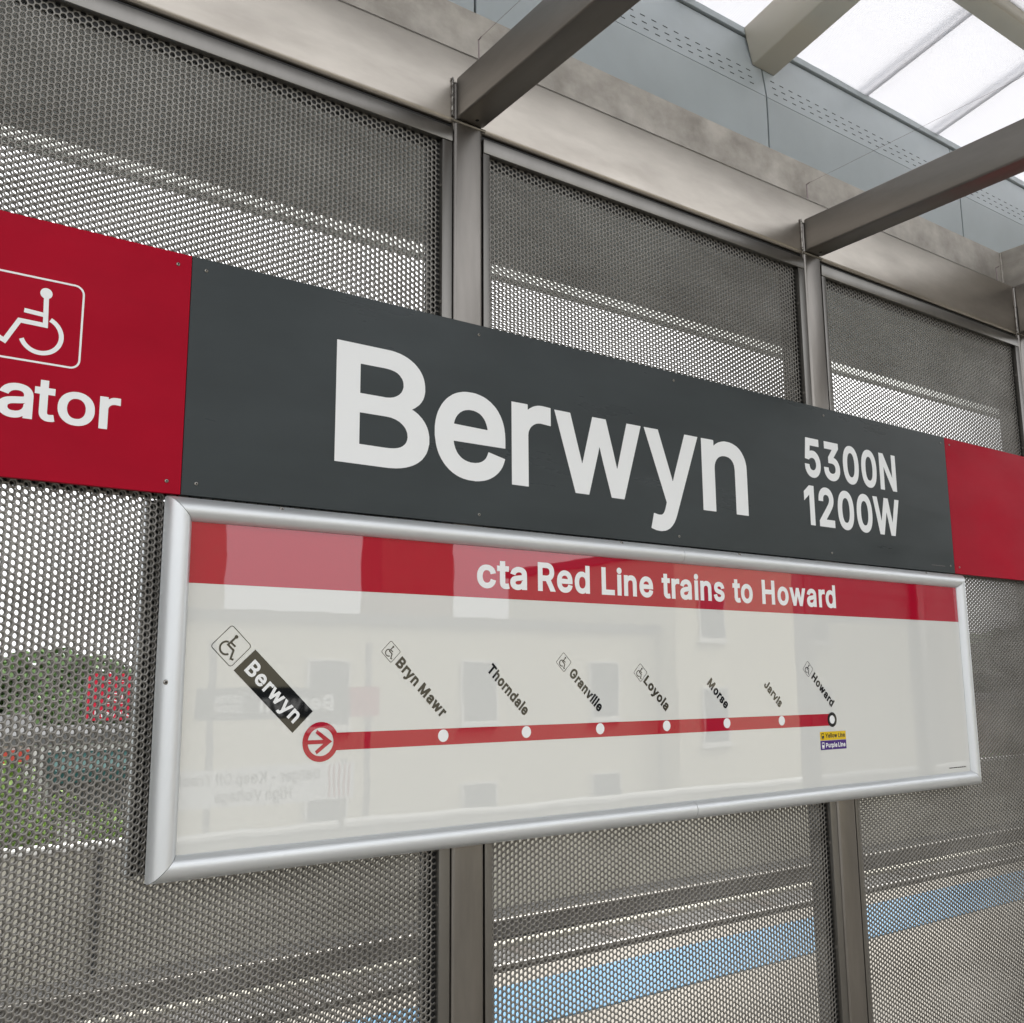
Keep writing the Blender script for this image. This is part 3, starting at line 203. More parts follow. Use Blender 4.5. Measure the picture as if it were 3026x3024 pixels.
GLYPHB = json.loads(r'''{"-":[906,[[178,328,180,326,720,326,724,328,724,536,720,538,180,538,178,536]]],"0":[906,[[191,42,228,9,264,-15,312,-39,352,-52,404,-61,456,-64,512,-60,556,-51,592,-40,636,-19,672,4,711,38,744,75,773,118,797,162,813,202,833,262,845,318,854,374,860,458,861,530,858,598,853,642,845,698,834,746,817,802,794,858,773,898,744,940,712,977,675,1010,636,1036,596,1055,548,1070,524,1075,500,1079,452,1081,404,1078,360,1070,312,1056,288,1044,264,1031,228,1007,195,978,167,946,139,906,123,878,110,854,90,806,74,754,63,702,51,614,47,570,46,498,47,446,55,366,63,314,75,262,91,210,107,170,139,110,163,74],[360,184,343,202,332,218,307,266,290,314,279,370,270,450,270,534,271,578,279,650,287,690,303,742,319,778,330,798,344,816,372,843,400,859,432,868,476,867,496,863,516,855,544,835,557,822,573,802,590,774,602,746,613,714,621,682,629,642,637,554,638,466,629,374,621,334,613,302,602,270,589,242,564,204,548,186,532,172,512,161,500,156,484,152,448,149,420,153,396,160,380,169]]],"1":[700,[[374,-48,380,-50,600,-50,602,-48,602,1064,600,1066,380,1066,123,880,122,624,124,619,372,801,374,796]]],"2":[906,[[78,-48,80,-50,824,-50,828,-48,828,160,824,162,420,162,417,164,593,348,657,420,697,468,733,516,766,568,788,616,798,644,809,696,812,748,810,788,805,816,789,868,765,916,746,944,726,968,696,997,668,1018,636,1037,600,1054,568,1065,532,1074,480,1080,436,1081,392,1077,332,1065,300,1054,264,1037,232,1018,204,998,176,971,155,948,130,912,115,884,99,844,87,796,82,764,78,680,80,674,300,674,302,676,307,760,315,788,327,812,348,837,372,853,408,865,436,869,460,869,504,861,532,849,555,832,569,816,576,804,585,784,589,760,590,728,585,700,569,660,550,628,525,596,425,484,79,116]]],"3":[906,[[123,58,149,33,181,9,213,-11,245,-27,277,-39,317,-51,361,-59,413,-64,477,-63,533,-55,569,-47,605,-35,649,-15,677,1,701,17,733,44,757,70,781,102,802,138,817,174,826,206,834,250,835,322,829,358,818,402,801,442,786,470,763,502,737,531,709,555,673,579,637,598,593,614,540,626,795,902,795,1062,793,1068,93,1068,90,1066,90,858,93,854,465,854,468,850,264,618,264,446,449,443,493,435,525,423,557,404,582,378,593,358,601,338,606,318,608,294,605,258,598,234,582,206,565,189,541,173,513,161,477,152,433,150,397,152,361,160,325,177,305,192,292,206,283,218,276,234,271,250,265,298,261,314,33,314,31,310,32,302,41,230,48,194,55,170,64,146,81,114,99,86]]],"4":[906,[[31,161,511,161,513,156,513,-48,515,-50,731,-50,736,-48,736,156,738,160,871,161,876,164,876,372,871,374,739,374,737,376,736,680,734,684,515,685,513,680,513,376,511,374,307,374,302,376,707,1064,703,1066,467,1066,463,1063,29,332,29,164]]],"5":[906,[[165,43,199,14,229,-7,257,-23,293,-39,353,-55,405,-63,445,-64,485,-62,529,-56,565,-46,605,-32,645,-11,677,10,705,33,738,66,757,90,779,122,803,170,814,202,822,234,831,294,831,362,822,422,815,450,802,486,779,534,747,582,726,606,705,626,661,659,609,688,577,699,549,707,497,715,437,716,389,711,333,696,329,695,328,698,344,846,349,854,781,855,783,858,783,1062,781,1067,149,1068,148,1066,80,462,109,457,269,440,305,467,325,479,369,495,409,503,429,504,453,504,481,499,513,487,533,474,553,458,571,438,583,418,598,382,603,362,606,326,603,286,595,258,583,230,563,202,545,185,513,165,477,153,445,150,409,153,381,160,349,177,324,198,312,214,300,238,285,311,65,312,64,310,64,302,73,222,80,186,88,162,104,126,121,98,144,66]]],"6":[906,[[194,34,228,6,259,-15,291,-31,335,-47,367,-55,423,-63,487,-63,519,-59,571,-47,603,-35,643,-16,675,5,706,30,735,59,759,90,784,130,796,154,808,186,820,230,824,258,829,314,824,374,816,418,799,470,784,502,752,550,720,586,691,610,659,631,619,651,583,663,551,671,523,675,475,678,473,682,736,1062,737,1066,735,1068,479,1067,230,706,174,618,145,566,110,490,90,426,78,358,78,290,86,234,94,198,109,158,122,130,147,90,167,64],[350,186,330,210,318,230,306,266,301,294,301,338,306,366,313,390,334,426,355,447,379,463,407,475,427,479,479,479,519,467,539,455,563,433,583,406,597,374,604,338,604,294,600,270,592,242,585,226,572,206,547,180,527,165,499,153,475,148,435,148,407,153,379,165]]],"7":[906,[[114,-48,120,-50,356,-50,362,-48,829,880,830,888,830,1064,828,1066,76,1066,74,1064,74,856,76,854,564,854,569,852]]],"8":[906,[[134,62,168,29,208,0,252,-24,292,-39,336,-51,380,-59,412,-63,492,-63,548,-56,600,-43,652,-24,692,-3,732,25,760,51,797,94,817,126,834,162,841,186,850,230,852,266,851,294,849,318,841,358,821,410,793,458,759,498,736,519,716,534,715,538,737,558,762,590,781,622,793,650,801,674,809,710,813,762,809,810,805,834,797,862,782,898,766,926,745,954,720,980,695,1002,672,1019,636,1040,600,1056,564,1067,528,1075,496,1079,452,1081,412,1080,376,1075,340,1067,304,1056,272,1042,244,1026,216,1008,186,982,159,954,138,926,122,898,107,862,99,834,94,806,91,750,99,690,111,650,128,614,151,578,167,558,189,538,189,534,168,519,131,482,99,438,86,414,71,378,59,330,55,302,54,266,55,242,63,194,74,158,86,130,103,102],[318,190,303,206,291,226,287,238,283,254,282,270,284,306,291,330,307,358,332,383,356,399,388,411,432,420,472,420,504,415,540,403,572,383,594,362,610,338,617,322,622,298,622,266,617,238,609,218,596,200,580,185,560,172,536,161,504,152,476,149,432,148,400,153,372,160,340,174],[352,663,335,682,323,706,318,722,316,754,319,782,327,806,344,829,364,847,388,859,416,867,448,870,488,867,516,860,540,847,556,835,570,818,577,806,585,782,588,754,585,722,573,690,565,678,544,657,516,641,492,633,464,629,440,629,416,632,388,641,364,654]]],"B":[912,[[70,-48,72,-50,524,-50,580,-45,628,-37,672,-25,692,-17,712,-9,748,11,772,27,800,51,825,80,841,104,858,136,869,164,881,212,885,240,886,276,885,308,878,352,873,372,862,404,850,428,833,456,816,478,796,499,776,517,750,536,777,560,794,580,817,616,830,644,842,688,846,720,846,768,841,808,833,844,822,876,806,908,785,940,765,964,740,986,696,1017,644,1042,608,1053,568,1061,528,1066,72,1066,70,1064],[300,165,298,168,298,408,300,411,500,412,532,410,556,405,592,389,616,373,632,356,641,344,650,328,658,304,661,284,661,268,657,244,649,224,641,212,628,198,612,186,592,178,568,171,528,166,492,164],[300,622,298,624,298,848,300,852,488,853,532,848,560,841,576,833,592,819,610,796,616,780,621,760,621,728,617,708,609,688,598,672,580,654,564,642,540,631,504,623,472,621]]],"D":[1004,[[70,-48,72,-50,476,-49,556,-41,624,-26,672,-9,704,6,728,19,772,47,816,84,844,114,853,124,886,168,913,216,933,264,953,332,965,392,970,444,973,512,970,588,962,648,949,704,933,756,912,804,885,852,853,896,815,936,776,970,736,997,680,1025,624,1045,572,1057,512,1065,72,1066,70,1064],[300,165,298,168,300,852,472,852,528,845,580,830,612,814,636,798,662,776,680,755,693,736,713,700,725,668,733,640,742,600,746,568,748,516,746,460,742,420,734,380,726,352,713,320,693,284,660,242,636,222,616,208,584,191,532,175,480,166,432,164]]],"E":[837,[[70,-48,72,-50,796,-50,800,-48,800,160,796,164,304,164,300,165,298,168,298,404,300,406,756,406,760,408,761,412,760,621,300,622,298,624,300,852,792,853,794,856,794,1064,792,1066,72,1066,70,1064]]],"G":[1041,[[189,74,225,41,277,5,321,-19,373,-39,421,-52,469,-60,533,-64,573,-63,637,-56,689,-43,733,-28,777,-6,821,21,857,49,890,82,922,122,946,158,970,206,986,250,998,302,1003,338,1007,402,1007,558,1005,560,517,561,515,558,515,354,517,348,761,379,777,381,779,378,774,342,762,302,750,274,738,254,721,231,693,205,665,186,637,173,593,161,537,156,509,157,481,162,453,169,421,181,381,205,353,229,328,258,311,282,296,310,276,362,263,418,259,450,257,502,259,566,264,602,272,642,288,690,312,738,328,762,348,786,370,806,393,823,417,836,445,848,469,855,497,860,541,862,569,860,613,850,657,831,681,815,696,802,715,782,730,762,750,730,759,710,781,648,1005,648,1009,649,991,738,982,770,970,802,946,850,914,898,885,933,841,975,809,999,777,1019,729,1043,669,1063,633,1072,581,1079,529,1081,477,1079,425,1071,365,1055,317,1035,273,1011,257,1000,229,980,187,942,152,902,124,862,92,806,72,758,52,694,40,634,33,570,31,502,33,446,40,382,44,362,52,322,72,258,92,210,119,162,156,110]]],"H":[1034,[[70,-48,72,-50,296,-50,298,-48,298,412,304,414,732,414,734,412,734,-48,740,-50,960,-50,964,-48,964,1064,960,1066,740,1066,734,1064,734,632,732,628,300,629,298,632,298,1064,296,1066,72,1066,70,1064]]],"J":[793,[[114,32,158,-4,198,-27,218,-36,262,-51,306,-60,346,-63,374,-64,434,-60,478,-50,534,-31,582,-3,622,29,655,66,683,110,707,170,719,226,723,282,722,1066,498,1068,495,1066,494,290,491,254,483,222,472,198,457,182,442,169,426,160,398,152,370,150,342,152,322,157,298,168,281,182,268,198,261,210,253,230,249,246,245,282,244,394,242,396,18,396,16,394,17,266,21,222,33,166,53,114,77,74]]],"K":[933,[[70,-48,72,-50,296,-50,299,-48,298,320,307,332,388,413,393,408,717,-48,720,-50,988,-50,993,-48,551,572,563,588,999,1060,996,1062,868,1065,704,1066,300,626,298,632,299,1064,296,1066,72,1066,70,1064]]],"L":[786,[[70,-48,72,-50,768,-50,772,-48,772,160,768,164,304,164,300,165,298,168,298,1064,296,1066,72,1066,70,1064]]],"M":[1256,[[70,-48,72,-50,292,-50,294,-48,294,552,296,560,523,-12,535,-44,540,-50,716,-50,719,-48,956,557,958,548,958,-48,964,-50,1184,-50,1186,-48,1186,1064,1184,1066,924,1066,920,1066,918,1064,647,360,633,320,632,317,628,316,601,392,338,1064,336,1066,332,1066,72,1066,70,1064]]],"N":[1047,[[70,-48,72,-50,296,-50,300,-48,300,655,383,520,746,-48,752,-50,972,-50,977,-48,976,1065,752,1066,748,1064,750,392,750,364,748,360,300,1066,72,1066,70,1064]]],"O":[1067,[[189,76,233,36,273,8,325,-20,373,-39,421,-52,469,-60,533,-64,589,-61,649,-52,693,-39,745,-19,789,5,837,38,877,73,910,110,942,154,974,210,995,258,1014,318,1026,378,1034,442,1036,506,1034,574,1026,638,1014,698,998,750,974,806,942,862,914,902,878,942,837,979,797,1007,749,1034,709,1051,685,1059,637,1071,589,1079,533,1081,481,1079,429,1071,369,1055,329,1039,265,1003,230,978,189,941,153,900,123,858,96,810,76,766,52,694,40,634,33,570,31,514,33,446,40,382,44,362,53,322,71,262,96,206,123,158,152,118],[353,228,327,258,311,282,296,310,276,362,263,418,257,502,259,566,264,602,272,642,283,678,295,706,324,754,354,790,373,807,397,824,417,835,445,847,493,859,537,862,569,860,593,856,621,848,649,836,673,822,696,806,718,786,739,762,758,734,774,702,786,674,798,630,806,582,810,526,810,490,807,442,802,410,794,370,785,342,770,306,754,278,738,254,717,231,693,209,669,192,649,181,617,169,589,161,549,156,505,157,449,169,421,180,397,193,373,210]]],"P":[889,[[70,-48,72,-50,296,-50,298,-48,298,316,300,320,520,323,580,331,612,339,648,351,692,372,723,392,752,415,781,444,805,476,821,504,842,548,853,584,861,620,865,652,866,736,861,772,853,808,841,844,825,880,797,924,780,946,752,974,724,997,692,1017,652,1036,612,1050,560,1061,520,1066,72,1066,70,1064],[300,535,298,540,298,852,300,854,468,854,520,850,552,841,568,834,588,821,606,804,622,780,633,748,637,724,638,680,633,644,626,620,614,596,596,574,576,559,560,551,536,543,516,538,460,534]]],"R":[898,[[70,-48,72,-50,296,-50,298,-48,298,340,300,344,304,345,464,344,676,-49,936,-50,939,-48,699,392,700,396,720,407,752,430,780,457,806,488,826,520,841,552,853,588,865,644,869,692,868,732,861,788,854,820,841,856,826,888,809,916,781,952,751,980,724,1001,688,1022,644,1041,584,1057,528,1065,72,1066,70,1064],[300,561,298,564,298,852,300,854,472,854,524,850,556,842,576,833,595,820,614,800,630,772,633,760,638,740,640,700,638,668,629,636,618,616,600,596,588,587,564,575,540,567,512,562,472,560]]],"T":[897,[[334,-48,340,-50,560,-50,562,-48,562,848,564,852,568,853,880,853,884,856,884,1064,880,1066,16,1066,14,1064,14,856,16,853,332,853,334,848]]],"V":[959,[[373,-48,375,-50,587,-50,592,-48,992,1052,997,1064,995,1066,755,1066,753,1064,483,282,478,292,420,460,205,1064,203,1066,199,1066,-33,1066,-38,1064]]],"W":[1372,[[271,-48,274,-50,498,-50,500,-48,680,620,686,634,872,-48,878,-50,1098,-49,1399,1044,1404,1064,1402,1066,1174,1066,1170,1066,1167,1064,986,356,980,368,798,1065,578,1066,572,1064,404,424,390,364,386,357,371,420,204,1064,202,1066,-30,1066,-32,1064,-28,1048]]],"Y":[944,[[357,-48,361,-50,581,-50,587,-48,587,404,986,1044,998,1064,997,1066,733,1065,523,724,473,638,350,840,222,1048,209,1066,-51,1066,-55,1064,356,404]]],"a":[778,[[92,15,129,-14,173,-38,221,-55,257,-62,285,-66,349,-67,405,-59,453,-43,501,-17,503,-21,503,-45,505,-50,722,-49,723,511,718,575,710,611,702,635,690,663,678,683,657,711,643,727,621,747,597,765,561,784,529,797,489,808,465,812,433,817,377,819,337,817,305,812,253,800,221,788,193,776,165,760,137,740,104,711,83,687,64,659,47,627,15,555,14,551,25,546,225,489,230,491,251,539,264,559,281,577,297,588,321,600,345,608,377,612,405,612,445,605,457,600,475,587,486,575,494,559,498,543,501,519,501,515,497,510,481,506,341,488,233,468,189,456,153,441,109,417,77,390,56,367,32,327,20,291,11,239,12,183,20,139,37,91,52,63,64,47],[249,169,241,179,236,191,235,219,236,231,239,239,250,251,273,265,321,280,469,302,525,314,566,327,509,278,501,275,499,251,494,235,479,203,457,179,425,157,389,146,361,141,321,141,281,149,269,154]]],"c":[791,[[140,45,172,16,208,-10,244,-30,280,-45,324,-57,348,-61,380,-65,440,-66,484,-61,520,-53,560,-41,604,-21,636,-1,668,23,696,50,721,80,737,104,758,144,781,212,789,236,788,241,576,294,571,288,557,236,546,212,529,188,504,167,480,154,456,147,428,143,404,143,376,147,348,155,328,166,303,188,287,208,275,228,262,256,255,280,247,320,243,360,244,404,251,456,262,496,279,532,303,564,332,589,356,601,392,609,432,609,472,601,500,588,524,569,541,548,553,524,571,468,576,465,772,515,786,520,765,588,754,616,737,648,722,672,702,696,675,724,644,749,620,765,580,785,536,802,508,809,464,817,436,818,376,818,344,813,324,810,280,797,240,781,212,765,172,737,145,712,115,680,103,664,87,640,67,604,47,556,35,516,26,476,19,416,19,336,27,272,35,232,51,184,67,148,87,112,115,72]]],"d":[849,[[133,44,168,10,196,-10,228,-29,276,-49,308,-58,332,-62,360,-65,416,-66,472,-57,500,-49,528,-37,548,-25,572,-8,575,-12,575,-48,580,-50,792,-50,794,-48,794,1064,792,1067,576,1067,572,1065,571,772,571,768,568,766,536,786,504,801,460,813,424,818,392,819,352,817,304,809,264,797,236,785,188,757,166,740,132,708,111,684,87,648,64,604,47,564,31,504,23,460,19,420,19,332,26,272,34,232,47,188,63,148,82,112,106,76],[306,184,283,212,267,244,256,276,247,320,243,364,243,396,246,432,251,460,264,504,279,536,299,564,316,580,344,597,368,606,404,610,432,609,464,601,496,585,526,556,546,524,560,484,570,436,573,400,573,360,566,296,552,248,534,212,512,185,496,170,484,162,456,150,436,146,408,144,376,147,360,151,340,159,320,171]]],"e":[808,[[140,44,172,15,208,-10,244,-29,284,-45,328,-57,376,-64,452,-66,496,-61,536,-53,584,-38,612,-25,640,-9,684,23,721,60,742,88,758,116,769,140,793,212,794,216,792,218,584,269,579,268,561,220,549,196,524,170,496,154,472,147,440,142,400,143,360,151,340,159,320,171,300,186,279,212,267,232,251,276,250,288,252,290,788,290,792,292,792,400,789,452,781,512,773,544,762,580,734,640,713,672,694,696,675,716,652,737,624,757,600,772,564,789,520,804,480,813,448,817,408,819,364,817,320,810,276,797,240,782,204,762,176,741,140,709,103,664,87,640,67,604,47,556,35,516,26,476,19,416,19,336,23,296,31,252,35,232,50,184,66,148,91,104,111,76],[252,488,262,516,279,544,295,564,320,585,352,601,368,606,392,610,428,610,468,601,492,590,510,576,525,560,541,536,553,508,562,476,556,474,516,475,312,483,256,486]]],"f":[507,[[111,-48,113,-50,329,-50,333,-48,333,600,337,604,501,604,506,608,505,807,501,809,337,809,333,812,333,840,335,864,339,876,349,889,357,893,377,898,397,897,425,894,489,877,546,1072,545,1076,541,1078,445,1105,393,1110,353,1110,321,1105,289,1098,253,1085,217,1066,185,1041,152,1004,135,976,124,948,116,920,111,884,111,812,109,809,-36,808,-37,608,-35,604,109,604,111,600]]],"g":[850,[[114,-241,152,-275,188,-298,220,-314,276,-334,312,-343,372,-350,456,-350,516,-342,564,-331,600,-319,636,-302,668,-282,692,-263,720,-236,745,-205,761,-177,778,-137,785,-109,793,-61,795,-17,795,807,792,809,580,809,576,807,576,767,572,764,528,792,508,800,484,808,444,816,388,819,344,816,300,808,272,800,232,783,200,765,172,744,135,711,111,683,83,643,64,607,50,575,35,527,27,487,19,427,19,339,26,279,35,239,47,199,71,147,88,119,111,87,137,59,160,38,200,9,236,-9,272,-23,320,-34,352,-39,388,-40,424,-39,460,-35,508,-22,528,-14,572,13,573,11,574,-9,569,-49,565,-65,560,-77,548,-96,528,-114,508,-126,472,-139,444,-143,408,-145,368,-142,336,-134,312,-123,288,-106,275,-93,247,-57,221,-17,216,-16,40,-116,34,-121,75,-193],[300,209,279,235,267,255,255,287,247,327,243,367,243,403,246,435,251,467,264,507,283,543,295,559,316,580,344,597,368,605,388,609,404,609,436,608,468,600,492,588,512,573,525,559,537,543,550,519,565,475,574,423,574,355,566,299,553,259,538,231,526,215,512,201,488,185,456,173,420,169,388,169,364,173,332,185]]],"h":[820,[[55,-48,57,-50,273,-50,277,-48,277,456,280,492,284,512,296,540,312,564,325,577,349,593,369,601,389,606,417,608,445,606,465,602,485,594,497,586,509,575,523,556,531,540,538,512,542,476,542,-48,545,-50,761,-50,763,-48,763,524,759,560,750,600,739,636,726,664,710,692,689,720,665,745,645,761,613,782,589,793,541,809,521,814,485,818,417,817,373,809,345,801,309,786,281,769,277,772,277,1064,273,1066,57,1066,55,1064]]],"i":[333,[[55,-48,59,-50,275,-50,277,-48,277,804,275,809,59,809,55,804],[75,871,91,858,123,842,143,838,171,836,195,838,223,847,247,860,263,873,276,888,284,900,296,924,301,944,303,972,301,992,296,1008,288,1028,277,1044,263,1060,247,1073,227,1085,203,1093,167,1098,135,1094,119,1089,95,1077,73,1060,59,1044,46,1024,38,1004,34,988,33,964,34,944,38,928,47,908,59,889]]],"k":[761,[[55,-48,57,-50,273,-50,277,-48,277,260,301,282,565,-50,841,-50,846,-48,472,424,468,432,820,800,817,802,805,802,549,809,298,552,281,535,277,536,277,1064,273,1066,57,1066,55,1064]]],"l":[370,[[55,-48,57,-50,277,-50,282,-48,282,1108,277,1110,57,1110,55,1108]]],"n":[819,[[55,-48,57,-50,273,-50,277,-48,277,456,280,492,284,512,296,540,312,564,325,577,349,593,369,601,389,606,417,608,445,606,465,602,485,594,497,586,509,575,523,556,531,540,538,512,542,476,542,-48,545,-50,761,-50,763,-48,763,496,763,524,759,560,750,600,739,636,726,664,710,692,689,719,669,741,641,764,605,786,557,805,521,814,485,818,417,817,373,809,345,801,309,786,277,766,273,768,273,804,269,809,56,808]]],"o":[830,[[140,45,172,16,208,-10,244,-30,280,-45,324,-57,372,-64,416,-66,460,-64,504,-57,548,-46,588,-29,624,-9,652,10,688,42,720,78,742,108,764,148,781,188,797,240,805,280,810,320,812,384,810,428,805,472,794,524,781,564,764,604,742,644,713,684,691,708,660,737,632,757,588,782,560,793,508,809,488,813,456,817,412,819,368,817,324,810,280,797,248,784,200,757,172,737,140,708,115,680,95,652,67,604,47,556,35,516,26,476,19,416,19,336,27,272,35,232,51,184,67,148,87,112,115,72],[308,183,287,208,271,236,255,280,247,320,243,360,244,404,251,456,262,496,279,532,296,556,316,577,340,594,372,606,400,610,440,609,472,601,492,593,508,582,538,552,549,536,562,512,577,468,585,424,588,368,585,328,581,300,565,248,549,216,523,184,496,162,480,154,456,147,408,143,372,147,340,159]]],"p":[849,[[55,-333,57,-335,273,-335,277,-333,277,-13,281,-11,317,-34,353,-50,405,-63,445,-66,497,-64,541,-58,581,-46,617,-31,653,-10,693,21,717,44,746,79,767,111,785,147,803,191,814,231,823,275,827,307,830,359,829,415,823,479,814,523,803,563,785,607,766,643,742,679,717,709,685,739,653,763,617,784,577,800,533,812,501,817,461,819,429,818,385,812,341,800,309,784,277,762,274,767,274,807,269,809,57,809,55,807],[338,183,315,211,304,231,288,275,280,315,275,351,275,407,283,463,296,507,312,539,329,562,353,585,373,596,393,604,421,609,461,609,497,601,529,584,558,555,577,523,586,503,595,475,603,435,606,395,606,359,598,295,585,251,570,219,553,195,542,183,517,163,485,149,449,145,417,145,397,149,365,162]]],"r":[518,[[55,-48,57,-50,273,-50,277,-48,277,476,280,504,284,520,297,544,313,564,341,585,361,593,401,601,417,601,529,591,536,592,537,812,533,814,429,820,385,817,361,813,325,801,301,790,277,775,273,776,273,804,269,809,56,808]]],"s":[730,[[100,29,128,3,152,-14,180,-29,232,-49,268,-58,324,-65,404,-65,440,-61,480,-53,508,-45,540,-33,564,-21,596,-2,624,19,645,40,673,76,685,96,694,116,706,152,710,176,712,208,710,248,702,288,689,320,673,348,653,372,616,405,592,421,552,441,520,453,480,465,352,495,312,507,288,519,280,526,271,536,267,548,269,564,274,576,285,588,304,601,324,609,344,613,384,614,404,613,424,609,440,602,454,592,477,564,485,548,502,500,504,497,508,496,710,544,710,552,689,616,666,668,641,704,621,728,576,765,548,782,524,793,500,801,452,813,416,817,376,819,340,818,300,813,276,809,236,797,208,786,176,769,156,757,132,738,108,715,86,688,72,664,62,644,50,608,46,584,44,544,47,508,54,472,67,440,83,412,99,392,120,370,144,351,168,336,212,315,272,295,416,261,452,249,476,232,482,224,486,208,485,196,476,181,460,166,448,158,432,151,396,143,352,142,332,143,300,151,276,162,264,172,251,188,243,204,225,264,220,271,12,226,10,224,26,160,39,120,54,88,67,68]]],"t":[455,[[148,8,181,-18,217,-37,253,-49,297,-56,341,-58,405,-53,429,-48,481,-33,483,-28,443,160,437,161,345,150,329,150,310,156,304,172,302,200,302,600,305,604,453,604,457,606,458,804,457,808,453,810,305,810,302,812,302,988,297,992,81,991,79,988,79,812,77,810,-35,810,-37,808,-37,608,-35,604,77,604,79,600,79,188,83,140,92,100,104,68,123,36]]],"u":[820,[[149,20,181,-7,201,-19,233,-35,265,-47,301,-55,329,-59,393,-59,441,-52,481,-40,509,-28,541,-8,545,-8,546,-46,549,-50,761,-50,763,-46,763,806,761,809,545,809,542,806,542,294,538,258,531,234,518,210,507,194,493,181,477,170,449,157,433,153,401,150,373,152,353,157,337,164,322,174,309,187,295,206,283,234,279,254,277,286,277,806,273,809,57,809,55,806,55,270,56,238,60,202,68,162,79,126,91,98,116,58,131,38]]],"v":[778,[[290,-48,292,-50,484,-50,488,-48,809,792,814,804,812,809,575,808,393,304,388,296,204,807,200,809,-36,808,-33,796]]],"w":[1134,[[237,-48,240,-50,432,-50,435,-48,563,400,568,412,590,328,698,-48,704,-50,896,-49,1153,796,1154,808,923,808,796,351,790,364,761,480,672,807,668,809,468,809,463,800,349,376,340,350,212,808,-20,809,-21,804,-18,792]]],"y":[778,[[36,-313,124,-336,180,-340,204,-340,256,-332,284,-323,312,-311,344,-291,378,-262,409,-222,433,-182,453,-138,813,802,814,806,812,809,580,809,576,809,574,806,394,306,388,296,204,807,200,809,-36,808,-37,806,271,-2,270,-10,242,-86,230,-106,212,-123,200,-128,176,-129,156,-127,88,-113,87,-114,35,-306,35,-310]]]}''')   # the same letters, heavier
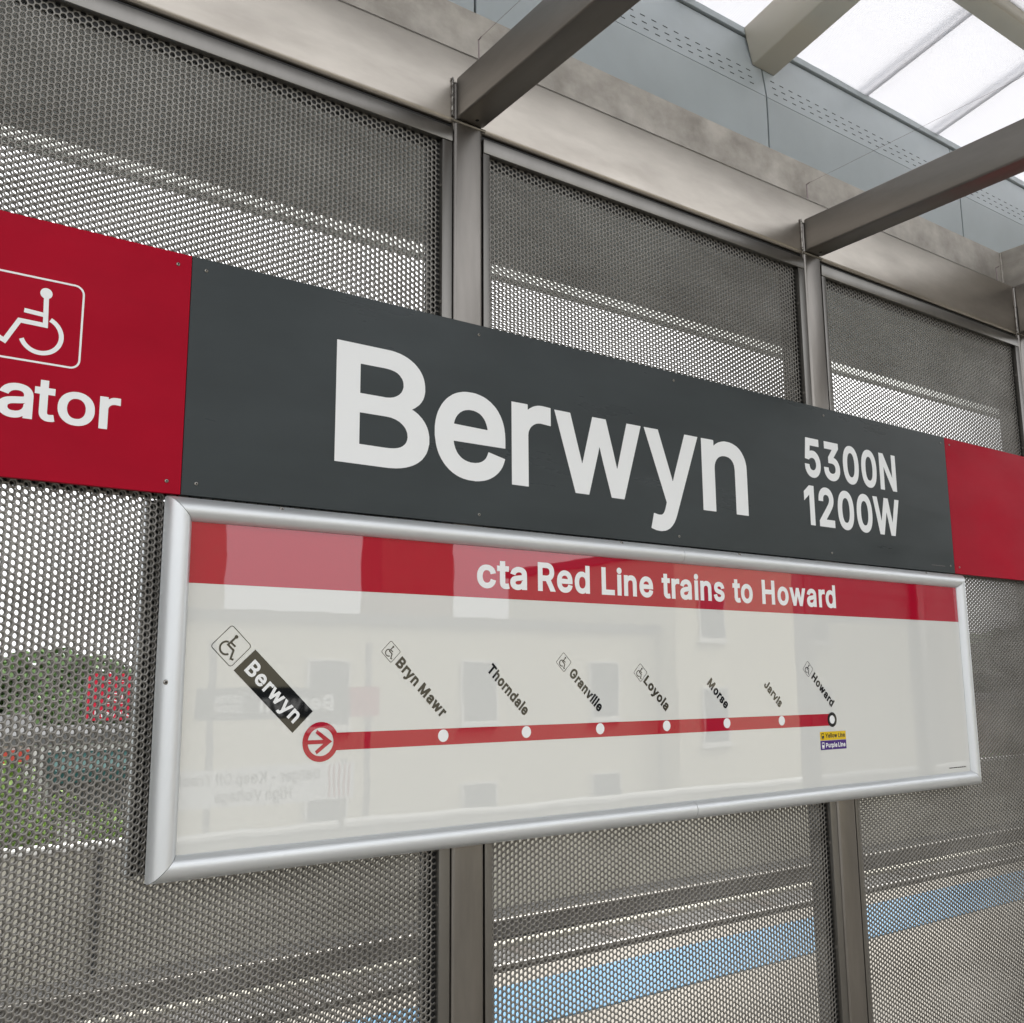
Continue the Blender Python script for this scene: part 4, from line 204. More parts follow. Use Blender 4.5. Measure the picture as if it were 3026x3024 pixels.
GLYPHL = json.loads(r'''{"B":[912,[[50,-68,52,-70,524,-70,584,-65,628,-57,676,-45,696,-37,724,-25,760,-5,784,11,816,39,841,68,857,92,876,128,886,152,893,176,901,212,905,236,906,276,905,308,901,340,893,376,882,408,862,448,832,490,807,516,784,536,784,540,810,568,829,596,845,628,854,652,861,684,866,720,865,780,861,812,853,848,842,880,825,916,804,948,781,976,752,1002,708,1033,660,1057,624,1069,572,1081,532,1085,52,1086,50,1084],[320,185,318,188,318,388,320,391,500,392,532,389,552,385,580,373,604,357,625,332,633,316,637,304,641,280,637,248,633,236,620,218,612,211,592,199,564,191,528,186,492,184],[320,642,318,644,318,828,320,832,488,833,528,829,556,821,568,814,586,796,593,784,598,772,602,752,602,732,597,712,593,700,582,684,564,666,552,658,524,647,496,642]]],"G":[1041,[[172,62,213,25,265,-11,309,-35,369,-59,417,-72,469,-80,533,-84,589,-82,641,-75,693,-63,737,-47,789,-22,833,5,869,33,903,66,938,110,962,146,987,194,1003,238,1018,302,1023,338,1027,402,1027,578,1025,580,497,581,495,578,495,334,497,328,753,370,757,369,754,346,743,306,722,266,705,243,681,221,657,204,633,193,593,181,565,177,537,176,509,177,485,181,457,188,425,201,393,221,360,250,344,270,327,294,312,322,301,350,292,378,284,418,279,458,277,506,280,566,283,598,292,638,300,666,311,694,328,726,344,750,365,774,382,790,405,807,429,820,473,835,497,840,529,842,573,839,609,831,637,819,657,808,673,796,695,774,722,738,742,698,764,630,769,628,1033,628,1034,630,1006,758,990,806,973,842,950,882,918,926,872,974,849,994,821,1015,789,1035,741,1059,697,1076,637,1091,581,1099,529,1101,477,1099,421,1090,353,1071,305,1051,261,1027,217,996,175,958,136,914,108,874,72,810,52,762,32,698,20,638,13,570,11,502,13,446,24,362,36,306,52,254,76,198,103,150,140,98]]],"H":[1034,[[50,-68,52,-70,316,-70,318,-68,318,392,324,394,712,394,714,392,714,-68,720,-70,980,-70,984,-68,984,1084,980,1086,720,1086,714,1084,714,652,712,648,320,649,318,652,318,1084,316,1086,52,1086,50,1084]]],"J":[793,[[102,16,150,-23,194,-47,246,-67,302,-79,346,-83,374,-84,434,-80,490,-68,526,-55,546,-47,594,-19,639,18,675,58,699,98,708,114,727,166,739,226,743,282,742,1086,478,1087,475,1086,474,290,472,258,468,238,456,210,445,198,430,185,414,177,398,173,370,171,342,173,326,177,310,185,293,198,277,222,269,250,264,298,264,414,262,416,-2,416,-4,414,-3,266,0,222,13,162,32,110,61,62]]],"L":[786,[[50,-68,52,-70,788,-70,792,-68,792,180,788,184,324,184,320,185,318,188,318,1084,316,1086,52,1086,50,1084]]],"M":[1256,[[50,-68,52,-70,312,-70,314,-68,314,448,316,455,524,-68,528,-70,728,-70,733,-68,936,451,938,444,938,-68,944,-70,1204,-70,1206,-68,1206,1084,1204,1086,908,1086,904,1084,632,376,628,376,623,388,352,1084,348,1086,52,1086,50,1084]]],"T":[897,[[314,-68,320,-70,580,-70,582,-68,582,828,584,832,588,833,900,833,904,836,904,1084,900,1086,-4,1086,-6,1084,-6,836,-4,833,312,833,314,828]]],"a":[778,[[80,-1,100,-18,124,-34,160,-54,216,-74,256,-82,284,-86,348,-87,388,-82,436,-71,460,-62,480,-52,482,-53,484,-68,488,-70,741,-69,743,-65,743,507,741,547,737,579,733,603,721,643,696,691,677,719,656,742,632,764,616,776,588,793,556,808,520,821,492,828,440,836,400,839,336,837,304,832,252,820,216,808,188,796,160,780,136,764,109,743,88,722,59,687,30,639,-14,539,-4,534,187,479,183,475,156,464,116,444,80,420,60,401,44,383,26,359,10,327,-2,287,-8,243,-9,207,-5,163,7,111,18,83,39,47,56,25],[264,182,257,191,255,199,255,223,258,231,264,236,284,248,308,256,344,264,472,282,508,290,544,298,577,311,492,237,487,247,484,265,480,261,477,247,469,227,457,207,440,191,412,173,388,166,360,161,324,161,296,166,284,169],[253,495,267,527,288,556,316,576,348,588,376,592,404,592,432,588,444,584,458,575,469,563,477,547,480,527,476,525,340,508,260,493,256,493]]],"d":[849,[[119,28,149,0,172,-18,188,-29,224,-49,264,-66,304,-77,348,-84,416,-86,456,-81,512,-66,552,-46,555,-48,555,-68,560,-70,812,-70,814,-68,814,1084,812,1087,556,1087,552,1085,551,804,548,802,516,818,484,829,460,834,424,838,392,839,344,837,300,829,272,821,216,798,188,781,156,758,119,724,95,696,71,660,47,616,35,588,14,524,6,484,-1,420,-1,332,7,268,15,228,31,176,47,136,66,100,87,68],[324,194,311,208,299,224,287,248,275,280,267,320,263,364,263,396,267,436,279,488,290,516,311,548,328,564,348,577,368,585,396,590,428,589,460,582,488,566,513,540,529,512,542,476,550,436,553,400,553,360,549,316,537,264,525,236,506,208,484,186,456,171,440,167,408,164,380,167,352,175,332,187]]],"e":[808,[[127,28,160,-1,196,-26,240,-50,280,-65,328,-77,376,-84,420,-86,464,-85,496,-81,552,-69,588,-57,624,-41,664,-17,700,10,733,44,758,76,777,108,789,136,818,224,818,232,676,268,684,270,808,270,812,272,811,424,809,460,801,512,793,548,781,584,765,624,745,660,729,684,708,710,664,753,636,774,612,788,568,809,520,825,484,833,448,838,408,839,364,837,316,829,272,817,244,805,192,778,164,757,131,728,87,676,71,652,47,608,30,568,15,520,7,480,-1,416,-1,336,7,268,16,228,30,180,48,140,67,104,95,64],[312,203,295,224,288,236,275,264,276,269,552,270,558,268,541,224,528,202,512,186,500,178,472,168,448,163,428,162,404,163,380,167,364,171,340,182],[280,503,279,504,287,520,307,548,328,566,340,574,356,581,388,589,428,589,464,581,480,574,496,562,517,536,530,512,537,492,536,490,532,489,492,490,324,499]]],"h":[820,[[35,-68,37,-70,293,-70,297,-68,297,456,299,488,304,508,313,528,328,552,337,561,349,570,373,581,389,585,417,588,453,584,473,577,485,570,499,556,507,544,518,512,522,476,522,-68,525,-70,781,-70,783,-68,783,516,778,564,770,604,759,640,743,676,726,704,705,732,681,758,657,777,625,798,581,818,561,825,525,833,493,838,417,838,369,829,333,818,301,803,298,804,297,1084,293,1086,37,1086,35,1084]]],"i":[333,[[35,-68,39,-70,295,-70,297,-68,297,824,295,829,243,829,239,832,259,844,274,856,292,876,300,888,316,920,321,940,323,968,320,996,311,1024,296,1052,279,1072,259,1089,239,1101,219,1109,187,1116,167,1118,131,1113,99,1102,75,1088,46,1060,29,1036,21,1016,14,988,13,964,14,944,21,916,30,896,43,877,59,859,79,842,97,832,95,830,91,829,39,829,35,824]]],"l":[370,[[35,-68,37,-70,297,-70,302,-68,302,1128,297,1130,37,1130,35,1128]]],"n":[819,[[35,-68,37,-70,293,-70,297,-68,297,456,299,488,304,508,313,528,328,552,337,561,349,570,373,581,389,585,417,588,453,584,473,577,485,570,499,556,507,544,518,512,522,476,522,-68,525,-70,781,-70,783,-68,783,496,782,528,778,564,770,604,762,628,743,676,726,704,702,736,677,761,653,780,625,798,593,813,557,826,525,833,493,838,417,838,389,833,341,821,297,802,293,804,292,824,289,829,36,828]]],"o":[830,[[128,28,160,0,196,-26,236,-48,276,-64,324,-78,368,-84,412,-86,460,-84,508,-77,552,-66,592,-50,636,-26,664,-6,702,28,732,61,758,96,780,136,801,184,814,224,825,276,830,320,832,384,829,436,825,476,814,528,801,568,781,616,761,652,732,692,704,723,672,752,644,773,632,781,584,805,552,818,508,830,464,837,412,839,372,837,320,829,276,817,236,801,188,773,160,753,127,724,99,692,79,664,47,608,31,572,15,520,7,480,-1,416,-1,336,6,272,15,232,31,180,51,136,71,100,99,60],[320,199,303,220,287,248,275,284,266,324,263,360,263,392,266,424,271,452,282,492,291,512,312,544,328,560,352,577,372,585,400,590,436,589,468,581,496,566,525,536,542,508,557,464,566,420,568,368,565,328,561,304,549,260,533,228,508,197,484,178,456,168,420,163,376,167,344,180]]],"r":[518,[[35,-68,37,-70,293,-70,297,-68,297,476,300,504,313,532,330,552,349,566,377,577,401,581,417,581,537,570,553,570,557,572,557,832,553,834,429,840,389,838,345,829,321,821,297,810,293,812,293,824,289,829,36,828]]],"s":[730,[[88,13,112,-9,140,-29,176,-49,232,-70,264,-77,324,-85,404,-85,464,-77,512,-65,544,-53,576,-38,604,-21,636,3,661,28,684,56,701,84,717,120,725,148,730,176,733,212,729,256,721,292,709,324,688,362,664,390,635,416,596,442,556,461,516,476,532,481,732,527,737,532,709,620,697,652,684,676,660,712,633,744,588,782,560,798,528,813,504,821,452,833,416,838,376,839,332,838,296,833,232,817,204,806,164,785,144,773,117,752,92,726,70,700,55,676,42,648,31,612,26,584,24,548,26,508,35,468,47,436,62,408,93,368,125,340,152,323,196,300,215,292,200,287,4,245,-14,240,11,140,22,108,50,56],[277,188,267,200,259,220,242,276,241,280,244,282,428,237,452,226,460,220,465,212,465,200,455,188,444,179,428,171,392,163,344,162,316,167,288,179],[292,542,287,552,292,566,304,578,328,589,364,594,396,594,420,589,440,578,461,552,486,488,484,485,476,487,340,519,308,531]]],"v":[778,[[276,-68,279,-70,499,-70,502,-68,832,796,843,828,562,828,559,824,550,800,392,360,387,358,219,826,215,829,-65,828,-62,816]]],"w":[1134,[[223,-68,225,-70,445,-70,450,-68,565,333,569,331,570,328,683,-68,689,-70,909,-70,911,-68,1174,796,1182,824,1182,828,908,828,899,804,797,429,792,440,694,804,686,828,453,829,448,820,341,427,230,820,226,828,-47,829,-48,824,-45,812]]],"y":[778,[[10,-326,115,-355,179,-360,207,-360,239,-356,287,-343,331,-323,371,-295,401,-266,417,-246,449,-194,476,-134,843,826,839,829,563,829,560,826,393,362,387,357,219,826,215,829,-65,828,-66,826,250,-2,249,-10,225,-74,217,-90,199,-107,191,-109,163,-108,75,-90,71,-93]]]}''')   # heaviest, for the station names on the map
CAP = 1018.0
def area2(p): return sum(p[i][0] * p[(i + 1) % len(p)][1] - p[(i + 1) % len(p)][0] * p[i][1] for i in range(len(p)))
def inside(p, P):
    x, y = p; r = False
    for i in range(len(P)):
        x1, y1 = P[i]; x2, y2 = P[i - 1]
        if (y1 > y) != (y2 > y) and x < (x2 - x1) * (y - y1) / (y2 - y1) + x1: r = not r
    return r
def glyph_groups(ch, cap, sx, bold):
    """-> list of [outer, hole, ...] in metres, pen at 0; bold picks the heavier outlines"""
    e, T = (70, GLYPHL) if bold == 7 else (50, GLYPHB) if bold else (32, GLYPH); k = cap / (CAP + 2 * e); G = []
    cs = [[(c[i] * k * sx, (c[i + 1] + e) * k) for i in range(0, len(c), 2)] for c in T[ch][1]]
    big = max(cs, key=lambda c: abs(area2(c))); sg = 1 if area2(big) > 0 else -1
    holes = [c for c in cs if area2(c) * sg < 0]
    for o_ in [c for c in cs if area2(c) * sg > 0]: G.append([o_] + [h for h in holes if inside(h[0], o_)])
    return G
def adv(ch, cap, sx): return 620 * 0.45 * cap / CAP * sx if ch == ' ' else GLYPH[ch][0] * cap / CAP * sx
def string_groups(s, cap, bold, x0=0.0, x1=None, sx=1.0, track=0.0):
    def lay(sx_):
        G = []; pen = 0
        for ch in s:
            if ch != ' ':
                for g in glyph_groups(ch, cap, sx_, bold): G.append([[(x + pen, y) for x, y in c] for c in g])
            pen += adv(ch, cap, sx_) + track * cap
        xs = [p[0] for g in G for p in g[0]]
        return G, min(xs), max(xs)
    if x1 is not None:
        for _ in range(5):
            G, a, c = lay(sx); sx *= 1 + (x1 - x0 - (c - a)) / max(1e-6, (c - a))
    G, a, c = lay(sx)
    return [[[(x - a + x0, y) for x, y in cc] for cc in g] for g in G]
class Flat:
    """flat sign graphics in the plane y = Y (facing -y); fn maps (u,v)->(x,z)"""
    def __init__(s, y, fn=None, flip=False): s.y = y; s.fn = fn or (lambda u, v: (u, v)); s.v = []; s.f = []; s.k = 0; s.flip = flip
    def add(s, G):
        for g in G:
            y = s.y - (0.00006 * (s.k % 3) if not s.flip else -0.00006 * (s.k % 3)); s.k += 1
            cu = bpy.data.curves.new('g', 'CURVE'); cu.dimensions = '2D'; cu.fill_mode = 'BOTH'
            for c in g:
                sp = cu.splines.new('POLY'); sp.points.add(len(c) - 1); sp.use_cyclic_u = True
                for i, (u, v) in enumerate(c): sp.points[i].co = (u * 20, v * 20, 0, 1)
            ob = bpy.data.objects.new('g', cu); me = ob.to_mesh(); base = len(s.v)
            for q in me.vertices: x, z = s.fn(q.co.x / 20, q.co.y / 20); s.v.append((x, y, z))
            for p in me.polygons: s.f.append(tuple(base + i for i in p.vertices))
            ob.to_mesh_clear(); bpy.data.objects.remove(ob); bpy.data.curves.remove(cu)
        return s
    def text(s, *a, **k): return s.add(string_groups(*a, **k))
    def out(s, name, mat, parent):
        me = bpy.data.meshes.new(name); me.from_pydata(s.v, [], s.f); me.update()
        bm = bmesh.new(); bm.from_mesh(me)
        for f in bm.faces:
            f.normal_update()
            if (f.normal.y > 0) != s.flip: f.normal_flip()
        bm.to_mesh(me); bm.free()
        return link(name, me, mat, parent)
def rot45(x0, z0, ang=-45):
    c, s_ = math.cos(R(ang)), math.sin(R(ang))
    return lambda u, v: (x0 + u * c - v * s_, z0 + u * s_ + v * c)
def circ(cx, cy, r, n=40): return [(cx + r * math.cos(2 * math.pi * i / n), cy + r * math.sin(2 * math.pi * i / n)) for i in range(n)]
def rrect(cx, cy, hx, hy, r, n=8):
    P = []
    for (sx, sy, a0) in ((1, 1, 0), (-1, 1, 90), (-1, -1, 180), (1, -1, 270)):
        for i in range(n + 1):
            a = R(a0 + 90 * i / n); P.append((cx + sx * (hx - r) + r * math.cos(a), cy + sy * (hy - r) + r * math.sin(a)))
    return P
def stroke(P, w_, closed=False):
    """mitred open polyline of width w_"""
    L, Rr = [], []
    n = len(P)
    for i in range(n):
        d1 = None if i == 0 else (P[i][0] - P[i - 1][0], P[i][1] - P[i - 1][1])
        d2 = None if i == n - 1 else (P[i + 1][0] - P[i][0], P[i + 1][1] - P[i][1])
        ns = []
        for d in (d1, d2):
            if d: l = math.hypot(*d); ns.append((-d[1] / l, d[0] / l))
        if len(ns) == 1: nx, ny = ns[0]; k = 1
        else:
            nx, ny = ns[0][0] + ns[1][0], ns[0][1] + ns[1][1]; dd = 1 + ns[0][0] * ns[1][0] + ns[0][1] * ns[1][1]; k = 1 / max(dd, 0.3)
        L.append((P[i][0] + nx * k * w_ / 2, P[i][1] + ny * k * w_ / 2)); Rr.append((P[i][0] - nx * k * w_ / 2, P[i][1] - ny * k * w_ / 2))
    return L + Rr[::-1]
def wheelchair(h, mirror=False, outline=0.0, fat=1.0):
    """access symbol in a box of half size h, centred at 0, person facing right (left when mirrored)"""
    k = h / 0.0755; t_ = 0.0080 * fat
    P = lambda pts: [((x if mirror else -x) * k, y * k) for x, y in pts]
    G = [[circ(*P([(0.0145, 0.049)])[0], 0.0096 * k, 24)]]
    G.append([stroke(P([(0.0150, 0.042), (0.0165, 0.004 - 0.0115), (-0.0235, -0.0065), (-0.0435, -0.0455), (-0.0570, -0.0390)]), t_ * k)])
    G.append([stroke(P([(-0.0175, 0.0125), (0.0125, 0.0105)]), t_ * 0.95 * k)])
    arc = [(0.0110 + 0.0318 * math.cos(R(a)), -0.0252 + 0.0318 * math.sin(R(a))) for a in range(66, -160, -8)]
    G.append([stroke(P(arc), t_ * 0.95 * k)])
    if outline > 0: G.append([rrect(0, 0, h, h, h * 0.22), rrect(0, 0, h - outline, h - outline, h * 0.22 - outline)])
    return G

# ------------------------------------------------------------------ setting
FZ = -1.80
def slab(name, mat, x0, x1, y0, y1, z0, z1):
    o = MB().box(x0, x1, y0, y1, z0, z1).out(name, mat); tag(o, kind='structure'); return o
slab('platform_floor', MAT['concrete'], -14, 60, -2.45, 2.62, FZ - 0.25, FZ)
slab('platform_base', MAT['conc_wall'], -14, 60, -2.25, 2.42, -3.099, FZ - 0.25)
slab('tactile_paving', MAT['blue'], -14, 60, 1.90, 2.41, FZ + 0.0005, FZ + 0.006)
slab('track_bed', MAT['ballast'], -40, 120, -9.4, 9.6, -3.4, -3.10)
slab('embankment', MAT['conc_wall'], -40, 120, -9.6, 9.8, -7.96, -3.401)
g = MB(); g.poly([(-500, -500, -8), (600, -500, -8), (600, 600, -8), (-500, 600, -8)]); tag(g.out('ground', MAT['ground']), kind='structure')
slab('road', MAT['asphalt'], -60, 160, 14, 24, -8.05, -7.99)
slab('pavement', MAT['concrete'], -60, 160, 11.2, 14, -8.04, -7.86)
slab('road', MAT['asphalt'], -60, 160, -19, -12, -8.05, -7.99)

# rails and ties
def rail(y, label):
    t_ = empty('rail', (0, y, -3.1), label, 'rail', 'running rails of the tracks')
    MB().box(-40, 120, y - 0.034, y + 0.034, -2.93, -2.90, 0.006).out('railhead', MAT['rail'], t_)
    MB().box(-40, 120, y - 0.009, y + 0.009, -3.06, -2.93).box(-40, 120, y - 0.07, y + 0.07, -3.08, -3.06).out('rail_web', MAT['rail_side'], t_)
for y, l in ((3.35, 'steel rail nearest the far platform edge behind the windscreen'), (4.79, 'second steel rail behind the windscreen, beside the platform track'),
             (6.15, 'third steel rail behind the windscreen, bright line through the holes'), (7.59, 'steel rail nearest the concrete parapet behind the windscreen'),
             (-3.4, 'steel rail under the near platform edge'), (-4.84, 'steel rail of the near track away from the platform edge'),
             (-6.4, 'steel rail of the track before the danger banner, platform side'), (-7.84, 'steel rail nearest the wall with the danger banner')):
    rail(y, l)
tie = MB().box(-1.3, 1.3, -0.11, 0.11, -0.13, 0.012).out('track_tie', MAT['tie'])
for yc in (6.87,):
    for i in range(46):
        o = tie if (i == 0) else tie.copy()
        if i: COL.objects.link(o)
        o.location = (1.5 + i * 0.62 + math.sin(i * 7.3) * .03, yc + math.sin(i * 3.1) * .04, -3.101 - .006 * (i % 3)); o.rotation_euler = (0, 0, R(90 + 1.5 * math.sin(i * 5.7)))
        tag(o, 'timber railway tie lying in the ballast behind the windscreen', 'railway tie', 'timber ties of the far track')
o = MB().box(-30, 110, 6.44, 6.56, -2.86, -2.82, 0.005).out('third_rail_cover', MAT['conc_wall']); tag(o, 'pale board covering the third rail beyond the platform', 'third rail cover')

# parapet walls
t_ = empty('parapet_wall', (0, 8.8, -3.1), 'tan concrete parapet wall across the tracks behind the windscreen', 'wall')
x = -30.0; xs = [-30, -20, -10, 2.02, 14, 26, 38, 50, 62, 74, 86, 98, 110]
for a, b_ in zip(xs[:-1], xs[1:]):
    MB().box(a + 0.03, b_ - 0.03, 8.8, 8.98, -3.4, -1.93).out('wall_panel', MAT['conc_wall'], t_)
MB().box(-30, 110, 8.77, 9.01, -1.93, -1.87, 0.01).out('coping', MAT['white_wall'], t_)
MB().box(-30, 110, 9.0, 9.03, -3.4, -1.95).out('wall_backing', MAT['dark_metal'], t_)
t_ = empty('parapet_wall', (0, -9.4, -3.1), 'grey concrete parapet wall carrying the danger banner, reflected in the route map', 'wall')
MB().box(-30, 60, -9.58, -9.4, -3.4, -2.05).out('wall_panel', MAT['conc_wall'], t_)
MB().box(-30, 60, -9.61, -9.37, -2.05, -1.99, 0.01).out('coping', MAT['white_wall'], t_)

# ------------------------------------------------------------------ windscreen: posts, beams, panels
PX = [-0.634, 0.628, 1.889, 3.150, 4.412]
side = ['first', 'second', 'third', 'fourth', 'fifth']
PL = ['steel windscreen post left of the wheelchair sign, outside the frame', 'steel windscreen post passing behind the first letters of the big station name',
      'steel windscreen post passing behind the street-number lettering', 'steel windscreen post at the corner with the tall cross beam, far right', 'steel windscreen post right of the corner post, furthest away']
for i, px in enumerate(PX):
    t_ = empty('windscreen_post', (px, 0.06, FZ), PL[i], 'post', 'stainless posts of the windscreen')
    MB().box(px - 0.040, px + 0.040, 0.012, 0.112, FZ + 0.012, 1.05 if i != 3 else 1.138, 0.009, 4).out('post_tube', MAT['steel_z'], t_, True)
    MB().box(px - 0.08, px + 0.08, -0.02, 0.16, FZ + 0.0015, FZ + 0.012).out('base_plate', MAT['steel_z'], t_)
    if i:
        w_ = MB(); rnd = random.Random(i)
        for k in range(26):
            z = 0.957 + k * 0.0038
            w_.tube((px - 0.0425 + rnd.uniform(-.0008, .0008), 0.0155, z), (px - 0.0425 + rnd.uniform(-.0008, .0008), 0.0155, z + 0.0042), 0.0034 + rnd.uniform(-.0005, .0005), 7)
        w_.out('weld_bead', MAT['steel_z'], t_, True)
        MB().tube((px - 0.042, 0.013, 0.947), (px + 0.046, 0.013, 0.947), 0.0042, 8).out('weld_bead', MAT['steel_z'], t_, True)
t_ = empty('front_beam', (1, 0.04, 0.945), 'wide brushed stainless beam running along the top of the windscreen', 'beam')
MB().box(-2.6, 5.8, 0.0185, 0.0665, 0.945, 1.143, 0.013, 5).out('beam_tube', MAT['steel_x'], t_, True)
t_ = empty('back_plate', (1, 0.1, 1.14), 'stained weathered steel plate standing behind and above the front beam', 'plate')
MB().box(-2.6, 3.158, 0.078, 0.090, 0.95, 1.308, 0.0015, 1).out('plate', MAT['mill'], t_)
for i, px in enumerate(PX[1:3]):
    t_ = empty('cross_beam', (px, 0, 1.0), ['square steel cross beam leaving the post above the capital B towards the top edge',
        'square steel cross beam leaving the post above the street numbers, in front of the white roof sheets'][i], 'cross beam', 'slender cross beams over the platform')
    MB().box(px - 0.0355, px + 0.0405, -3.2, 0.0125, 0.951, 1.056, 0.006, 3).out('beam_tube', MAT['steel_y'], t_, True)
    MB().tube((px + 0.008, -0.012, 0.9512), (px + 0.008, -0.012, 0.9506), 0.0045, 14).out('drain_hole', MAT['slot'], t_)
t_ = empty('corner_cross_beam', (3.15, 0, 1.0), 'tall steel cross beam at the far right corner of the windscreen', 'cross beam')
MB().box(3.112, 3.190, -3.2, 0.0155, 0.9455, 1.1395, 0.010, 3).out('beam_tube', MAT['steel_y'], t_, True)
MB().box(3.158, 3.170, -3.2, 0.098, 1.12, 1.309, 0.0015, 1).out('plate', MAT['mill'], t_)
w_ = MB(); rnd = random.Random(9)
for k in range(34):
    z = 1.148 + k * 0.0046; w_.tube((3.1565, 0.0765 + rnd.uniform(-.001, .001), z), (3.1565, 0.0765 + rnd.uniform(-.001, .001), z + 0.005), 0.0052 + rnd.uniform(-.001, .001), 7)
w_.out('weld_bead', MAT['mill'], t_, True)
# bird wire: short rods on the front beam and strings running out over the platform
for i, (x, y, lab) in enumerate(((0.690, 0.060, 'thin rod with string on the front beam beside the first cross beam'),
                                 (1.948, 0.060, 'thin rod with string on the front beam beside the second cross beam'),
                                 (3.085, 0.060, 'thin rod with string on the front beam beside the corner plate'))):
    t_ = empty('bird_wire_rod', (x, y, 1.14), lab, 'bird wire', 'bird wire rods on the front beam')
    MB().tube((x, y, 1.138), (x - 0.002, y, 1.222), 0.0022, 8).tube((x - 0.002, y + 0.002, 1.219), (x - 0.002, y - 0.012, 1.223), 0.0016, 6).out('rod', MAT['wire'], t_, True)
    MB().tube((x - 0.002, y - 0.01, 1.222), (x - 0.002, -3.2, 1.222), 0.0004, 5).out('string', MAT['wire'], t_)

# perforated sheet (one mesh shared by every sheet)
PITCH = 0.0127; CW = PITCH * math.sqrt(3) / 2; HR = 0.00495; TH = 0.0016
W0, Z0, Z1 = 1.225, -1.73, 0.905
def perf_mesh():
    nc = int(W0 / CW); nr = int((Z1 - Z0) / PITCH)
    ii, jj = np.meshgrid(np.arange(nc), np.arange(nr), indexing='ij')
    cx = (ii + 0.5) * CW; cz = Z0 + (jj + 0.5) * PITCH + (ii % 2) * PITCH / 2
    cx = cx.ravel(); cz = cz.ravel()
    keep = (cz < 0.012) | (cz > 0.435)
    cx, cz = cx[keep], cz[keep]; n = len(cx); a = np.arange(12) * math.pi / 6
    ro = np.where(np.arange(12) % 2 == 0, PITCH / math.sqrt(3), PITCH / 2)
    rc = HR
    V = np.zeros((n, 4, 12, 3))
    for k, (r, y) in enumerate(((ro, 0.0), (rc, 0.0), (rc, TH), (ro, TH))):
        V[:, k, :, 0] = cx[:, None] + r * np.cos(a); V[:, k, :, 2] = cz[:, None] + r * np.sin(a); V[:, k, :, 1] = y
    q = []
    for k in range(3):
        for i in range(12):
            j = (i + 1) % 12; q.append((k * 12 + i, k * 12 + j, (k + 1) * 12 + j, (k + 1) * 12 + i))
    q = np.array(q); F = (q[None] + 48 * np.arange(n)[:, None, None]).reshape(-1, 4)
    V = V.reshape(-1, 3)
    me = bpy.data.meshes.new('perforated_sheet')
    # plain strip behind the signs closes the sheet
    b0 = len(V); z_a = Z0 + PITCH * math.floor((0.0 - Z0) / PITCH); ex = np.array([(0.0, 0.0008, 0.02), (W0, 0.0008, 0.02), (W0, 0.0008, 0.43), (0.0, 0.0008, 0.43)])
    V = np.vstack([V, ex]); F = np.vstack([F, [[b0, b0 + 1, b0 + 2, b0 + 3]]])
    me.vertices.add(len(V)); me.vertices.foreach_set('co', V.astype(np.float32).ravel())
    me.loops.add(F.size); me.loops.foreach_set('vertex_index', F.astype(np.int32).ravel())
    me.polygons.add(len(F)); me.polygons.foreach_set('loop_start', (np.arange(len(F)) * 4).astype(np.int32))
    me.update(calc_edges=True); me.materials.append(MAT['perf']); return me
PM = perf_mesh()
BACK = [(0.0, 0.0), (0.0, 0.0), (-0.0005, 0.00305), (0.0043, 0.0), (0.002, 0.003)]
BL = ['perforated steel panel left of the wheelchair sign, mostly outside the frame', 'perforated steel panel behind the wheelchair sign and the left end of the route map',
      'perforated steel panel behind the middle of the station name, blue strip seen through it', 'perforated steel panel behind the plain red sign at the right', 'perforated steel panel beyond the corner post, furthest right']
